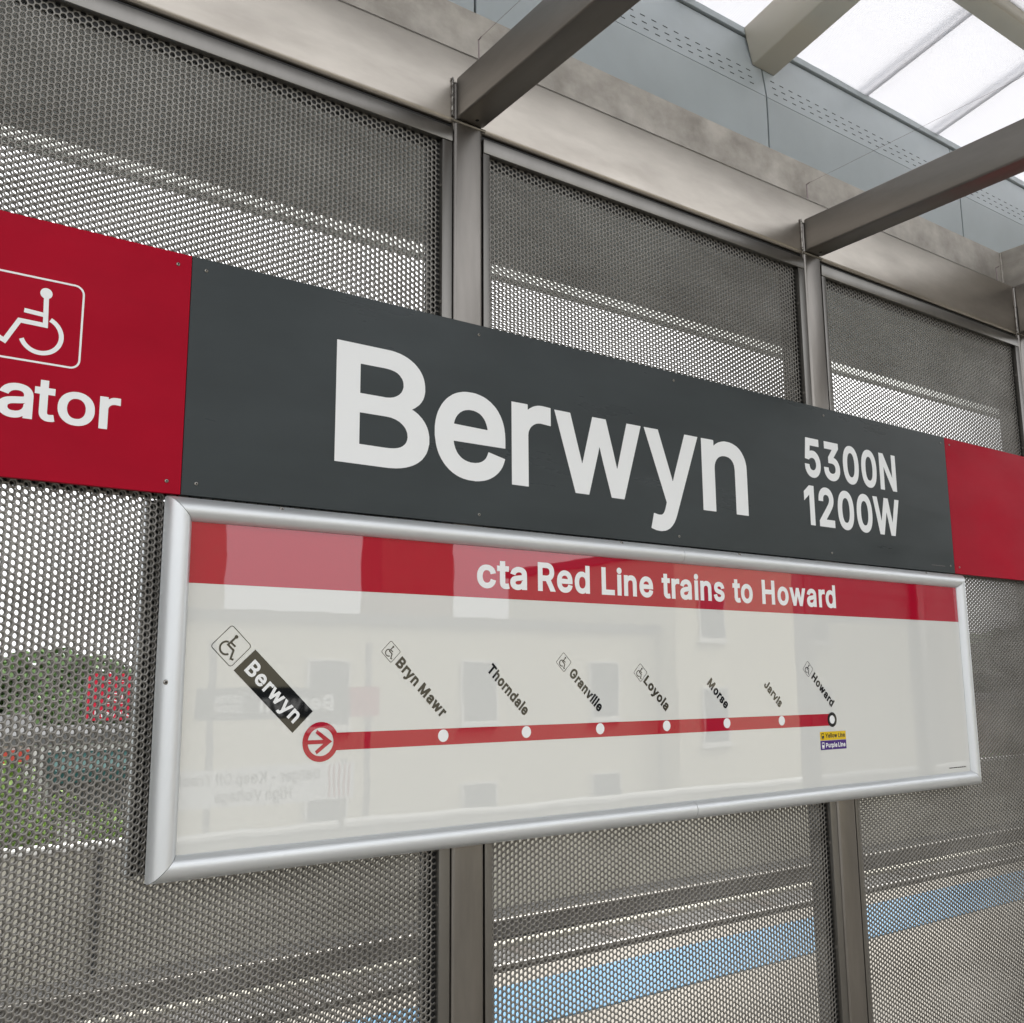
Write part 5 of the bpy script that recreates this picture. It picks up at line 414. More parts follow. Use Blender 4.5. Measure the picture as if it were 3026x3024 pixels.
for i in range(4):
    xa, xb = PX[i] + 0.043, PX[i + 1] - 0.043        # clear opening between posts
    lab = BL[i + 1] if i else BL[1]
    t_ = empty('perforated_panel', (xa, 0.03, Z0), lab, 'perforated panel', 'perforated panels of the windscreen')
    s0 = xa + (xb - xa - W0) / 2 - (0.0 if i else 0)
    o = link('front_sheet', PM, None, t_, Vector((s0, 0.0300, 0)) - Vector(t_.location))
    dx, dz = BACK[i + 1]
    o = link('back_sheet', PM, None, t_, Vector((s0 + dx - 0.0022, 0.0392, dz)) - Vector(t_.location))
    # front angle frame
    ya, yb = 0.0145, 0.0296
    MB().box(xa - 0.0005, xa + 0.018, ya, yb, -1.70, 0.8925, 0.0012, 2).out('frame_stile', MAT['angle'], t_, True)
    MB().box(xb - 0.0265, xb - 0.0005, ya, yb, -1.70, 0.8925, 0.0012, 2).out('frame_stile', MAT['angle'], t_, True)
    MB().box(xa, xb, ya - 0.0012, yb, 0.8935, 0.929, 0.0015, 2).out('frame_rail', MAT['angle'], t_, True)
    MB().box(xa, xb, ya - 0.0012, yb, -1.745, -1.701, 0.0015, 2).out('frame_rail', MAT['angle'], t_, True)
    MB().box(xa - 0.003, xa + 0.001, 0.027, 0.11, -1.745, 0.944).box(xb - 0.001, xb + 0.003, 0.027, 0.11, -1.745, 0.944).box(xa, xb, 0.0297, 0.11, 0.921, 0.944).out('recess_gasket', MAT['rubber'], t_)
    g = MB()
    g.box(xa + 0.001, xa + 0.020, 0.0322, 0.0388, -1.73, 0.919).box(xb - 0.034, xb - 0.001, 0.0322, 0.0388, -1.73, 0.919)
    g.box(xa + 0.020, xb - 0.034, 0.0322, 0.0388, 0.876, 0.919).box(xa + 0.020, xb - 0.034, 0.0322, 0.0388, -1.73, -1.70)
    g.out('spacer_strip', MAT['rubber'], t_)
    g = MB().box(xa + 0.001, xa + 0.028, 0.0412, 0.06, -1.73, 0.919).box(xb - 0.045, xb - 0.001, 0.0412, 0.06, -1.73, 0.919).box(xa + 0.028, xb - 0.045, 0.0412, 0.06, 0.884, 0.919)
    g.out('rear_angle', MAT['dark_metal'], t_)
    for zz in (0.78, 0.50, -0.78, -1.05):
        MB().tube((xb - 0.0267, 0.022, zz), (xb - 0.0282, 0.022, zz), 0.0042, 10).out('screw', MAT['screw'], t_, True)
    for xx in (xa + 0.10, xa + 0.64, xb - 0.11):
        MB().tube((xx, 0.021, 0.8937), (xx, 0.021, 0.8922), 0.0042, 10).out('screw', MAT['screw'], t_, True)

# facing windscreen further along the platform, mirrored in the right end of the map
for i in range(5):
    px = 4.72 + 1.262 * i
    t_ = empty('windscreen_post', (px, -2.3, FZ), 'steel post of the facing windscreen along the near platform edge, %s from its open end' % ['first', 'second', 'third', 'fourth', 'fifth'][i], 'post', 'stainless posts of the facing windscreen')
    MB().box(px - 0.040, px + 0.040, -2.412, -2.312, FZ + 0.0015, 1.14, 0.009, 3).out('post_tube', MAT['steel_z'], t_, True)
    if i < 4:
        xa = px + 0.043
        t_ = empty('perforated_panel', (xa, -2.36, Z0), 'perforated panel of the facing windscreen along the near platform edge, %s from its open end' % ['first', 'second', 'third', 'fourth'][i], 'perforated panel', 'perforated panels of the facing windscreen')
        link('front_sheet', PM, None, t_, Vector((xa - 0.0, -2.36, 0)) - Vector(t_.location))
        MB().box(xa, xa + 1.176, -2.372, -2.345, 0.894, 0.93).box(xa, xa + 1.176, -2.372, -2.345, -1.745, -1.70).out('frame_rail', MAT['angle'], t_)
t_ = empty('front_beam', (7.2, -2.36, 1.0), 'stainless top beam of the facing windscreen along the near platform edge', 'beam')
MB().box(4.6, 9.9, -2.406, -2.318, 0.945, 1.143, 0.013, 3).out('beam_tube', MAT['steel_x'], t_, True)

# ------------------------------------------------------------------ signs
def screw(x, y, z, parent, r=0.0036):
    """button head with a dark socket, facing -y"""
    bm = bmesh.new(); rings = []
    for rr, d in ((r, 0.0), (r * 0.95, 0.0010), (r * 0.75, 0.0018), (r * 0.45, 0.0021)):
        rings.append([bm.verts.new((x + rr * math.cos(a), y - d, z + rr * math.sin(a))) for a in [2 * math.pi * i / 12 for i in range(12)]])
    for a, b_ in zip(rings[:-1], rings[1:]):
        for i in range(12): bm.faces.new((a[i], a[(i + 1) % 12], b_[(i + 1) % 12], b_[i]))
    c = [bm.verts.new((v.co.x, y - 0.0009, v.co.z)) for v in rings[-1]]
    for i in range(12): bm.faces.new((rings[-1][i], rings[-1][(i + 1) % 12], c[(i + 1) % 12], c[i]))
    f = bm.faces.new(c); me = bpy.data.meshes.new('screw'); f.material_index = 1
    bmesh.ops.recalc_face_normals(bm, faces=bm.faces[:]); bm.to_mesh(me); bm.free()
    me.materials.append(MAT['screw']); me.materials.append(MAT['slot'])
    return link('screw', me, None, parent)
H = 0.4572
# station name sign
t_ = empty('station_name_sign', (1.258, 0, 0), 'charcoal station sign reading Berwyn 5300N 1200W above the framed route map', 'sign')
MB().box(0.0006, 2.5169, 0.0, 0.010, 0.0, H, 0.0006, 1).out('sign_panel', MAT['dark'], t_)
F = Flat(-0.0004); BO = 0
def one(ch, x0, x1, cap, base, bold):
    return [[[(x, y + base) for x, y in c] for c in g] for g in string_groups(ch, cap, bold, x0, x1)]
for ch, a, b_ in (('B', .3000, .5195), ('e', .5330, .7185), ('r', .7360, .8492), ('w', .8605, 1.1350), ('y', 1.1460, 1.3374), ('n', 1.3503, 1.5249)):
    F.add(one(ch, a, b_, 0.2545, 0.1000, BO))
F.out('name_lettering', MAT['white'], t_)
F = Flat(-0.0004)
F.add([[[(x, y + .2400) for x, y in c] for c in g] for g in string_groups('5300N', .1160, .0013, 1.7765, 2.2240, track=-0.03)])
F.add([[[(x, y + .0980) for x, y in c] for c in g] for g in string_groups('1200W', .1160, .0013, 1.7640, 2.2275, track=-0.03)])
F.out('number_lettering', MAT['white'], t_)
F = Flat(-0.0004); rnd = random.Random(3); x = 2.384
while x < 2.459:
    l = rnd.uniform(.002, .007); F.add([[[(x, .0195), (x + l, .0195), (x + l, .0215), (x, .0215)]]]); x += l + rnd.uniform(.0008, .002)
F.out('fine_print', MAT['angle'], t_)
for x in (.0270, .6473, 1.2579, 1.8765, 2.4925):
    screw(x, 0.0, .4345, t_); screw(x, 0.0, .0230, t_)
# elevator sign
t_ = empty('elevator_sign', (-0.6, 0, 0), 'red sign with white wheelchair symbol over the word Elevator, left of the charcoal sign', 'sign', 'red end panels beside the station name')
MB().box(-1.25, -0.0006, 0.0, 0.010, 0.0, H, 0.0006, 1).out('sign_panel', MAT['red'], t_)
F = Flat(-0.0004, lambda u, v: (-0.2600 + u, 0.2765 + v)); F.add(wheelchair(0.0762, True, 0.0034)); F.out('wheelchair_symbol', MAT['white'], t_)
F = Flat(-0.0004)
for s_, a, b_ in (('Elev', -.513, -.3125), ('a', -.3060, -.2530), ('t', -.2518, -.2182), ('o', -.2148, -.1548), ('r', -.1475, -.1126)):
    F.add([[[(x, y + .1020) for x, y in c] for c in g] for g in string_groups(s_, .0760, 0, a, b_)])
F.out('lettering', MAT['white'], t_)
screw(-.0260, 0.0, .4345, t_); screw(-.0263, 0.0, .0222, t_); screw(-1.22, 0.0, .4345, t_); screw(-1.22, 0.0, .0222, t_)
# right red sign
t_ = empty('red_sign', (3.1, 0, 0), 'plain bright red sign panel right of the street numbers, cut by the edge', 'sign', 'red end panels beside the station name')
MB().box(2.5181, 3.767, 0.0, 0.010, 0.0, H, 0.0006, 1).out('sign_panel', MAT['red'], t_)
F = Flat(-0.0004); x = 2.735
while x < 2.79:
    l = rnd.uniform(.002, .007); F.add([[[(x, .0195), (x + l, .0195), (x + l, .0215), (x, .0215)]]]); x += l + rnd.uniform(.0008, .002)
F.out('fine_print', MAT['red'], t_)
for x in (2.5445, 3.16, 3.74): screw(x, 0.0, .4350, t_); screw(x, 0.0, .0218, t_)

# framed route map
t_ = empty('route_map', (1.256, 0, -0.34), 'framed white route map with red header, hanging under the charcoal sign', 'route map')
XL, XR, ZB, ZT = 0.0187, 2.4940, -0.6246, -0.0485
MB().box(XL - 0.03, XR + 0.03, -0.0100, 0.0090, ZB - 0.03, ZT + 0.03).out('poster_sheet', MAT['poster'], t_)
YP = -0.0103
F = Flat(YP); F.add([[[(XL - .004, ZT + .004), (XR + .004, ZT + .004), (XR + .004, -.1592), (XL - .004, -.1592)]]]); F.out('header_band', MAT['poster_red'], t_)
for s_, a, b_, bo in (('cta', .6348, .7680, .0011), ('Red', .7985, .9498, .0006), ('Line', .9862, 1.1514, .0006), ('trains', 1.1808, 1.4045, .0006), ('to', 1.4360, 1.5133, .0006), ('Howard', 1.5508, 1.8657, .0006)):
    F = Flat(YP - .0003)
    F.add([[[(x, y - .1375) for x, y in c] for c in g] for g in string_groups(s_, .0650, bo, a, b_)])
    F.out('header_word', MAT['white'], t_)
F = Flat(YP); F.add([[[(.31, -.4306), (1.817, -.4320), (1.817, -.4640), (.31, -.4632)]]]); F.out('route_line', MAT['poster_red'], t_)
F = Flat(YP - .0002); F.add([[circ(.281, -.4465, .0368), circ(.281, -.4465, .0262)]])
o = F.out('start_marker', MAT['poster_red'], t_)
F = Flat(YP - .0002); F.add([[[(.2548, -.4428), (.2548, -.4502), (.2865, -.4502), (.2700, -.4632), (.2735, -.4690), (.3045, -.4465), (.2735, -.4240), (.2700, -.4298), (.2865, -.4428)]]])
F.out('arrow', MAT['poster_red'], o)
for x in (.5517, .7625, .9721, 1.1824, 1.3932, 1.6043):
    F = Flat(YP - .0003); F.add([[circ(x, -.4450, .0124)]]); F.out('station_stop', MAT['white'], t_)
F = Flat(YP - .0005); F.add([[circ(1.817, -.4478, .0200), circ(1.817, -.4478, .0114)]]); o = F.out('end_marker', MAT['poster_black'], t_)
F = Flat(YP - .0003); F.add([[circ(1.817, -.4478, .0120)]]); F.out('station_stop', MAT['white'], t_)
for s_, x, z, L in (('Bryn Mawr', .4378, -.3012, .1540), ('Thorndale', .6590, -.3135, .1385), ('Granville', .8823, -.3222, .1222), ('Loyola', 1.1095, -.3400, .1003),
                    ('Morse', 1.3262, -.3470, .0905), ('Jarvis', 1.5392, -.3530, .0832), ('Howard', 1.7363, -.3336, .1142)):
    F = Flat(YP - .0002, rot45(x, z)); F.text(s_, .0232, 7, 0, L); F.out('station_label', MAT['poster_black'], t_)
F = Flat(YP - .0002); F.add([[[(.1469, -.2757), (.2634, -.3893), (.2240, -.4279), (.1073, -.3134)]]]); o = F.out('current_station_label', MAT['poster_black'], t_)
F = Flat(YP - .0004, rot45(.1263, -.3136)); F.text('Berwyn', .0290, .0003, 0, .1385); F.out('lettering', MAT['white'], o)
for x, z, h, ln in ((.1013, -.2698, .0275, .0012), (.4284, -.2764, .0160, .0010), (.8690, -.2949, .0159, .0010), (1.1018, -.3183, .0159, .0010), (1.7250, -.3094, .0159, .0010)):
    F = Flat(YP - .0002, rot45(x, z)); F.add(wheelchair(h, False, ln, 1.25)); F.out('wheelchair_symbol', MAT['poster_black'], t_)
for i, (z0, z1, mname, s_, tm) in enumerate(((-.5028, -.4798, 'poster_yellow', 'Yellow Line', 'poster_black'), (-.5284, -.5036, 'poster_purple', 'Purple Line', 'white'))):
    F = Flat(YP - .0002); F.add([[[(1.7603, z0), (1.8738, z0), (1.8738, z1), (1.7603, z1)]]]); o = F.out('transfer_label', MAT[mname], t_)
    F = Flat(YP - .0004); F.add([[[(x, y + z0 + .0062) for x, y in c] for c in g] for g in string_groups(s_, .0120, .00012, 1.7835, 1.8690)])
    cz = (z0 + z1) / 2
    F.add([[rrect(1.7715, cz + .001, .0052, .0068, .0006), rrect(1.7715, cz + .003, .0038, .0026, .0006)], [[(1.7660, cz - .0082), (1.7770, cz - .0082), (1.7755, cz - .0066), (1.7675, cz - .0066)]]])
    F.out('lettering', MAT[tm], o)
F = Flat(YP - .0002); x = 2.376
while x < 2.466:
    l = rnd.uniform(.002, .007); F.add([[[(x, -.611), (x + l, -.611), (x + l, -.6085), (x, -.6085)]]]); x += l + rnd.uniform(.0005, .0016)
F.out('fine_print', MAT['poster_black'], t_)
# frame rails: rounded snap frame with mitred corners
prof = [(0.0, -.0095), (0.0, .004), (.0012, .010), (.004, .0165), (.0085, .0225), (.0145, .0268), (.0215, .0288), (.0285, .0280), (.0345, .0250), (.0390, .0200), (.0420, .0145), (.0437, .0118), (.0437, .0085)]
XO0, XO1, ZO0, ZO1 = XL - .0437, XR + .0437, ZB - .0437, ZT + .0437
def frame_rail(kind, a=None, b_=None, mat='alu'):
    bm = bmesh.new(); L1, L2 = [], []
    for s_, d in prof:
        if kind == 'top': p = (XO0 + s_ if a is None else a, -d, ZO1 - s_); q = (XO1 - s_ if b_ is None else b_, -d, ZO1 - s_)
        if kind == 'bottom': p = (XO0 + s_ if a is None else a, -d, ZO0 + s_); q = (XO1 - s_ if b_ is None else b_, -d, ZO0 + s_)
        if kind == 'left': p = (XO0 + s_, -d, ZO0 + s_); q = (XO0 + s_, -d, ZO1 - s_)
        if kind == 'right': p = (XO1 - s_, -d, ZO0 + s_); q = (XO1 - s_, -d, ZO1 - s_)
        e = 0.0006
        if kind in ('left', 'right'): p = (p[0], p[1], p[2] + e); q = (q[0], q[1], q[2] - e)
        else: p = (p[0] + e, p[1], p[2]); q = (q[0] - e, q[1], q[2])
        L1.append(bm.verts.new(p)); L2.append(bm.verts.new(q))
    n = len(prof)
    for i in range(n): bm.faces.new((L1[i], L1[(i + 1) % n], L2[(i + 1) % n], L2[i]))
    bm.faces.new(L1[::-1]); bm.faces.new(L2)
    bmesh.ops.recalc_face_normals(bm, faces=bm.faces[:])
    me = bpy.data.meshes.new('frame_rail'); bm.to_mesh(me); bm.free()
    me.polygons.foreach_set('use_smooth', [True] * len(me.polygons)); me.set_sharp_from_angle(angle=R(40))
    return link('frame_rail', me, MAT[mat], t_)
frame_rail('top', None, 1.2475); frame_rail('top', 1.2475, None); frame_rail('bottom', None, 1.2600); frame_rail('bottom', 1.2600, None)
frame_rail('left', mat='alu_z'); frame_rail('right', mat='alu_z')
for x in (.1845, 1.0430, 1.4565, 2.3155): screw(x, -.0212, -.0122, t_, .0044); screw(x - .003, -.0214, -.6558, t_, .0044)
screw(-.0165, -.0236, -.3336, t_, .0044)

# signs on the far side of the windscreen, back to back
t_ = empty('rear_sign_panel', (1.2, 0.06, 0), 'dark back of the sign fixed behind the windscreen, under the red sign edge', 'sign')
MB().box(-1.25, 3.767, 0.0625, 0.0700, 0.0, H).out('sign_back', MAT['dark_metal'], t_)
t_ = empty('rear_route_map', (1.25, 0.07, -0.34), 'back of the route map hung behind the windscreen, dark strip left of the frame', 'route map')
MB().box(-0.0385, 2.545, 0.0625, 0.085, -0.664, -0.004).out('map_back', MAT['dark_metal'], t_)
MB().box(-0.0430, -0.0390, 0.0600, 0.085, -0.668, -0.002).out('frame_side', MAT['alu_z'], t_)

# ------------------------------------------------------------------ canopy
JX = [-2.012, -0.356, 1.300, 2.956, 4.612, 6.268, 7.924, 9.58]
FL = ['blue-grey canopy fascia panel outside the top left corner', 'blue-grey canopy fascia panel above the left bay, hidden by the weathered plate', 'blue-grey slotted fascia panel seen around the first cross beam',
      'blue-grey slotted fascia panel between the cream arm and the second cross beam', 'blue-grey slotted fascia panel right of the second cross beam', 'blue-grey fascia panel beyond the right edge', 'blue-grey fascia panel furthest beyond the right edge']
g_ = 0.0055
for i in range(7):
    a, b_ = JX[i] + g_, JX[i + 1] - g_
    t_ = empty('fascia_panel', ((a + b_) / 2, 1.0, 1.75), FL[i], 'fascia panel', 'fascia panels of the canopy edge')
    MB().box(a, b_, 1.0, 1.012, 1.75, 2.384).out('lower_face', MAT['fascia'], t_)
    s_ = MB().prism([(a, 1.000, 2.3865), (a, 1.0395, 2.682), (a, 1.052, 2.682), (a, 1.013, 2.3865)], (b_ - a, 0, 0)); k = 0; n0 = len(s_.bm.faces)
    while a + 0.045 + k * 0.0675 + .03 < b_ - .03:
        for row, (z, off) in enumerate(((2.4225, 0.010), (2.4565, 0.005), (2.492, 0.0))):
            x = a + 0.045 + k * 0.0675 + off
            if x + .03 < b_ - .02:
                y = 1.0 + (z - 2.3865) * 0.1337 - 0.0006
                s_.poly([(x, y, z), (x, y + .0007, z + .0052), (x + .029, y + .0007, z + .0052), (x + .029, y, z)]).material_index = 1
        k += 1
    o = s_.out('slotted_face', None, t_); o.data.materials.append(MAT['fascia']); o.data.materials.append(MAT['slot'])
o = MB().box(-3, 11, 1.056, 1.075, 1.76, 2.70).out('canopy_core', MAT['slot']); tag(o, 'dark structure showing in the joints between fascia panels', 'canopy structure')
t_ = empty('canopy_soffit', (3, 1.6, 1.75), 'dark grey canopy soffit over the far platform, seen through the holes', 'soffit')
for k, (ya, yb) in enumerate(((0.985, 1.30), (1.306, 2.13))):
    MB().box(-6, 22, ya, yb, 1.752, 1.80).out('soffit_panel', MAT['soffit'], t_)
MB().box(-6, 22, 2.30, 2.325, 1.768, 1.80).out('edge_beam', MAT['soffit'], t_)
MB().box(-6, 22, 2.13, 2.30, 1.79, 1.794).out('translucent_strip', MAT['poly_clear'], t_)
ZR = lambda y: 2.728 + 0.2076 * (1.04 - y)
o = MB().box(-3, 11, 1.026, 1.070, 2.6905, 2.7255, 0.002, 1).out('gutter_trim', MAT['fascia']); tag(o, 'thin grey metal trim between the slotted fascia and the white roof sheets', 'trim')
# roof sheets with overlapping seams
SX = [-1.47, -0.81, -0.15, .51, 1.17, 1.83, 2.49, 3.15, 3.81, 4.47, 5.13, 5.79, 6.45, 7.11]
for i in range(len(SX) - 1):
    a, b_ = SX[i], SX[i + 1]
    lab = {7: 'white fluted roof sheet just right of the cream arm', 8: 'white fluted roof sheet above the slotted fascia joint, second from the cream arm', 9: 'white fluted roof sheet crossed by the thin string, above the second cross beam',
           6: 'white fluted roof sheet just left of the cream arm'}.get(i, 'white fluted roof sheet outside the photograph, number %s along the canopy' % ['one', 'two', 'three', 'four', 'five', 'six', '', '', '', '', 'seven', 'eight', 'nine'][i] if i not in (6, 7, 8, 9) else '')
    m_ = MB(); y0, y1 = 1.066, 0.22
    m_.prism([(a, y0, ZR(y0)), (b_ + .01, y0, ZR(y0) - 0.014), (b_ + .01, y0, ZR(y0) - 0.010), (a, y0, ZR(y0) + 0.004)], (0, y1 - y0, ZR(y1) - ZR(y0)))
    m_.prism([(b_ - .035, y0, ZR(y0) + .075), (b_ + .008, y0, ZR(y0) + .075), (b_ + .008, y0, ZR(y0) + .085), (b_ - .035, y0, ZR(y0) + .085)], (0, y1 - y0, ZR(y1) - ZR(y0)))  # raised batten, added above the sheet to throw a soft shadow along the seam
    m_.prism([(b_ - .004, y0, ZR(y0) + .001), (b_ + .004, y0, ZR(y0) + .001), (b_ + .004, y0, ZR(y0) + 0.02), (b_ - .004, y0, ZR(y0) + 0.02)], (0, y1 - y0, ZR(y1) - ZR(y0)))
    tag(m_.out('roof_sheet', MAT['poly']), lab, 'roof sheet', 'white roof sheets of the canopy')
o = MB().box(-3, 11, 0.300, 0.405, 2.800, 2.90, 0.006, 2).out('canopy_purlin', MAT['cream'], None, True); tag(o, 'cream painted steel purlin along the top edge of the roof sheets', 'purlin')
o = MB().prism([(-3, 0.24, 2.93), (-3, -2.60, 3.46), (-3, -2.60, 3.50), (-3, 0.24, 2.97)], (14, 0, 0)).out('roof_deck', MAT['roof']); tag(o, 'dark roof deck beyond the cream purlin, in the top right corner', 'roof')  # camera-side part extended out of view to cut light on the signs
for i, x in enumerate((-0.39, 2.92, 6.23)):
    t_ = empty('roof_girder', (x, 0.9, 2.6), ['cream canopy arm left of the photograph', 'cream tapered canopy arm rising from the slotted fascia between white roof sheets', 'cream canopy arm right of the photograph'][i], 'girder', 'cream girders carrying the canopy roof')
    bm = bmesh.new(); A = []
    for y in (1.032, -1.2):
        zt, zb = ZR(y) - .006, ZR(y) - 0.196; yo = (1.020 if y > 0 else y)
        A.append([bm.verts.new(p) for p in ((x - .070, y, zt), (x - .034, yo, zb), (x + .124, yo, zb), (x + .150, y, zt))])
    for k in range(4): bm.faces.new((A[0][k], A[0][(k + 1) % 4], A[1][(k + 1) % 4], A[1][k]))
    bm.faces.new(A[0]); bm.faces.new(A[1])
    bmesh.ops.bevel(bm, geom=[e for e in bm.edges], offset=.008, segments=3, profile=.5, affect='EDGES')
    m_ = MB(); m_.bm.free(); m_.bm = bm; m_.out('girder_box', MAT['cream'], t_, True)

# ------------------------------------------------------------------ beyond the far track
def window(parent, x, z, w_, h, y, facing, fm='white_wall'):
    s_ = -facing
    o = MB().box(x - .06, x + w_ + .06, *sorted((y + .02 * facing, y + .06 * facing)), z - .06, z + h + .06).out('window', MAT[fm], parent)
    MB().box(x, x + w_, *sorted((y + .061 * facing, y + .07 * facing)), z, z + h).out('pane', MAT['glass'], o)
    MB().box(x - .1, x + w_ + .1, *sorted((y + .02 * facing, y + .14 * facing)), z - .14, z - .07).out('sill', MAT[fm], o)
def building(name, x0, x1, y0, y1, ztop, wall, label, cat, facing=-1, wins=True, gable=0, chimney=False, ww=1.0, wh=1.5, sp=2.6, group=None):
    b0 = empty(name, ((x0 + x1) / 2, (y0 + y1) / 2, -8), label, cat, group)
    MB().box(x0, x1, y0, y1, -8, ztop).out('wall', MAT[wall], b0)
    if gable:
        r_ = MB().prism([(x0 - .3, y0 - .3, ztop + .01), (x0 - .3, y1 + .3, ztop + .01), (x0 - .3, (y0 + y1) / 2, ztop + gable)], (x1 - x0 + .6, 0, 0)).out('roof', MAT['roof'], b0)
    else:
        r_ = MB().box(x0 - .12, x1 + .12, y0 - .12, y1 + .12, ztop + .01, ztop + .26).out('roof', MAT['roof'], b0)
    if chimney:
        MB().box(x0 + 2, x0 + 2.7, (y0 + y1) / 2 - .4, (y0 + y1) / 2 + .3, ztop, ztop + 1.1 + gable).box(x0 + 1.9, x0 + 2.8, (y0 + y1) / 2 - .5, (y0 + y1) / 2 + .4, ztop + .95 + gable, ztop + 1.1 + gable).out('chimney', MAT['brick'], r_)
    if wins:
        yy = y0 if facing < 0 else y1; z = ztop - wh - .9; cnt = 0
        while z > -7.6 and cnt < 40:
            x = x0 + 1.0
            while x + ww < x1 - .6 and cnt < 60: window(b0, x, z, ww, wh, yy, facing); x += sp; cnt += 1
            z -= 3.1
    return b0
building('brick_building', 50, 66, 24, 36, -1.6, 'brick', 'brown brick building with pale cornice right of the route map, through the holes', 'building', sp=3.2)
building('house', -2, 6.2, 34, 42, -2.9, 'grey_wall', 'grey sided house with pitched roof under the trees at the left', 'house', gable=1.5, chimney=True)
building('house', 6.6, 13, 38, 46, -3.2, 'white_wall', 'white house with dark pitched roof left of the red pole sign', 'house', gable=1.7)
sh = building('shop', 3.0, 11.5, 27, 33, -1.9, 'white_wall', 'low white shop with a teal awning behind the parapet wall', 'shop', wins=False)
for x0, x1 in ((3.3, 4.7), (5.1, 7.0), (7.4, 9.2), (9.6, 11.2)):
    MB().box(x0, x1, 26.93, 26.99, -3.85, -2.8).out('shop_window', MAT['glass'], sh)
for x0, x1, mn in ((3.2, 4.6, 'car_red'), (7.6, 9.4, 'poster_yellow')):
    MB().box(x0, x1, 26.90, 26.99, -2.35, -2.0).out('name_board', MAT[mn], sh)
for i, (x0, x1) in enumerate(((14, 22), (24, 33), (35, 47), (68, 82), (84, 99))):
    building('brick_building', x0, x1, 27, 38, -2.2 + (i % 3) * .8, ('brick2', 'brick', 'beige', 'grey_wall', 'brick2')[i], ['tan brick block hidden behind the charcoal sign', 'brown brick block hidden behind the route map', 'cream block hidden behind the red line of the map',
             'grey block right of the brown brick building', 'tan brick block furthest right down the street'][i], 'building', sp=3.4)
a_ = MB().prism([(5.0, 26.98, -2.1), (5.0, 25.7, -2.5), (5.0, 25.7, -2.8), (5.0, 26.98, -2.8)], (2.2, 0, 0)).out('awning', MAT['teal']); tag(a_, 'teal awning on the low white shop', 'awning')
# elevator sign on a pole across the tracks
t_ = empty('pole_sign', (2.05, 8.7, -1.9), 'small red wheelchair sign on a pale pole across the tracks, left of the route map', 'sign')
MB().box(1.80, 2.33, 8.60, 8.63, -0.69, -0.235).out('sign_panel', MAT['bright_red'], t_)
F = Flat(8.598, lambda u, v: (2.06 + u, -0.42 + v)); F.add(wheelchair(.11, True, .006)); F.out('wheelchair_symbol', MAT['white'], t_)
F = Flat(8.598); F.add([[[(x, y - .655) for x, y in c] for c in g] for g in string_groups('Elevator', .062, .001, 1.87, 2.26)]); F.out('lettering', MAT['white'], t_)
MB().box(2.335, 2.375, 8.62, 8.66, -1.95, -0.1).out('pole', MAT['alu_z'], t_)
# dark pipe on the parapet
o = MB().tube((2.02, 8.74, -3.1), (2.02, 8.74, -1.95), .045, 10).out('drain_pipe', MAT['dark_metal'], None, True); tag(o, 'dark vertical drain pipe on the tan parapet wall at the lower left', 'pipe')
# parked cars on the street (body, windows, wheels, lamps)
def car_proto():
    r0 = empty('parked_car', (0, 0, 0), 'car', 'car')
    side_ = [(-2.2, .35), (-2.25, .75), (-2.1, .95), (-1.35, 1.02), (-.75, 1.45), (.85, 1.48), (1.55, 1.05), (2.1, .98), (2.25, .7), (2.2, .35)]
    bm = bmesh.new(); rows = []
    for y in (-.85, -.72, .72, .85):
        rows.append([bm.verts.new((x, y, z if abs(y) > .8 and z < 1.2 else (z if abs(y) < .8 else z))) for x, z in side_])
    for r_ in (0, 3):
        for v in rows[r_]:
            if v.co.z > 1.2: v.co.y *= .78
    for a, b_ in zip(rows[:-1], rows[1:]):
        for i in range(len(side_) - 1): bm.faces.new((a[i], a[i + 1], b_[i + 1], b_[i]))
    bm.faces.new(rows[0]); bm.faces.new(rows[-1][::-1]); bmesh.ops.bevel(bm, geom=bm.edges[:], offset=.03, segments=2, affect='EDGES')
    m_ = MB(); m_.bm.free(); m_.bm = bm; body = m_.out('body', MAT['car_white'], r0, True)
    for s_ in (-1, 1):
        MB().prism([(-1.15, s_ * .80, 1.04), (-.68, s_ * .705, 1.38), (.78, s_ * .705, 1.40), (1.3, s_ * .80, 1.06)], (0, s_ * .02, 0)).out('side_window', MAT['glass'], r0)
        for x in (-1.35, 1.35):
            w2 = MB().tube((x, s_ * .70, .33), (x, s_ * .88, .33), .33, 20).out('wheel', MAT['tyre'], r0, True)
            MB().tube((x, s_ * .881, .33), (x, s_ * .90, .33), .19, 14).out('rim', MAT['alu'], w2, True)
    return r0
car = car_proto()
def copy_tree(o, parent=None):
    c = o.copy(); COL.objects.link(c)
    if parent: c.parent = parent
    for ch in o.children: copy_tree(ch, c)
    return c
for i, (x, y, m_, lab) in enumerate(((3.4, 17.0, 'car_white', 'white parked car on the street at the far left, through the holes'), (8.6, 17.0, 'car_red', 'red parked car on the street left of the route map frame'),
                               (13.8, 21.5, 'car_blue', 'blue parked car on the street behind the map'), (38.0, 17.0, 'car_white', 'white parked car on the street near the brown brick building'), (45.0, 21.5, 'car_blue', 'blue parked car on the street right of the route map'))):
    c = car if i == 0 else copy_tree(car)
    c.location = (x, y, -7.99); tag(c, lab, 'car', 'cars parked along the street')
    for ch in c.children:
        if ch.name.startswith('body') and i:
            ch.data = ch.data.copy(); ch.data.materials[0] = MAT[m_]
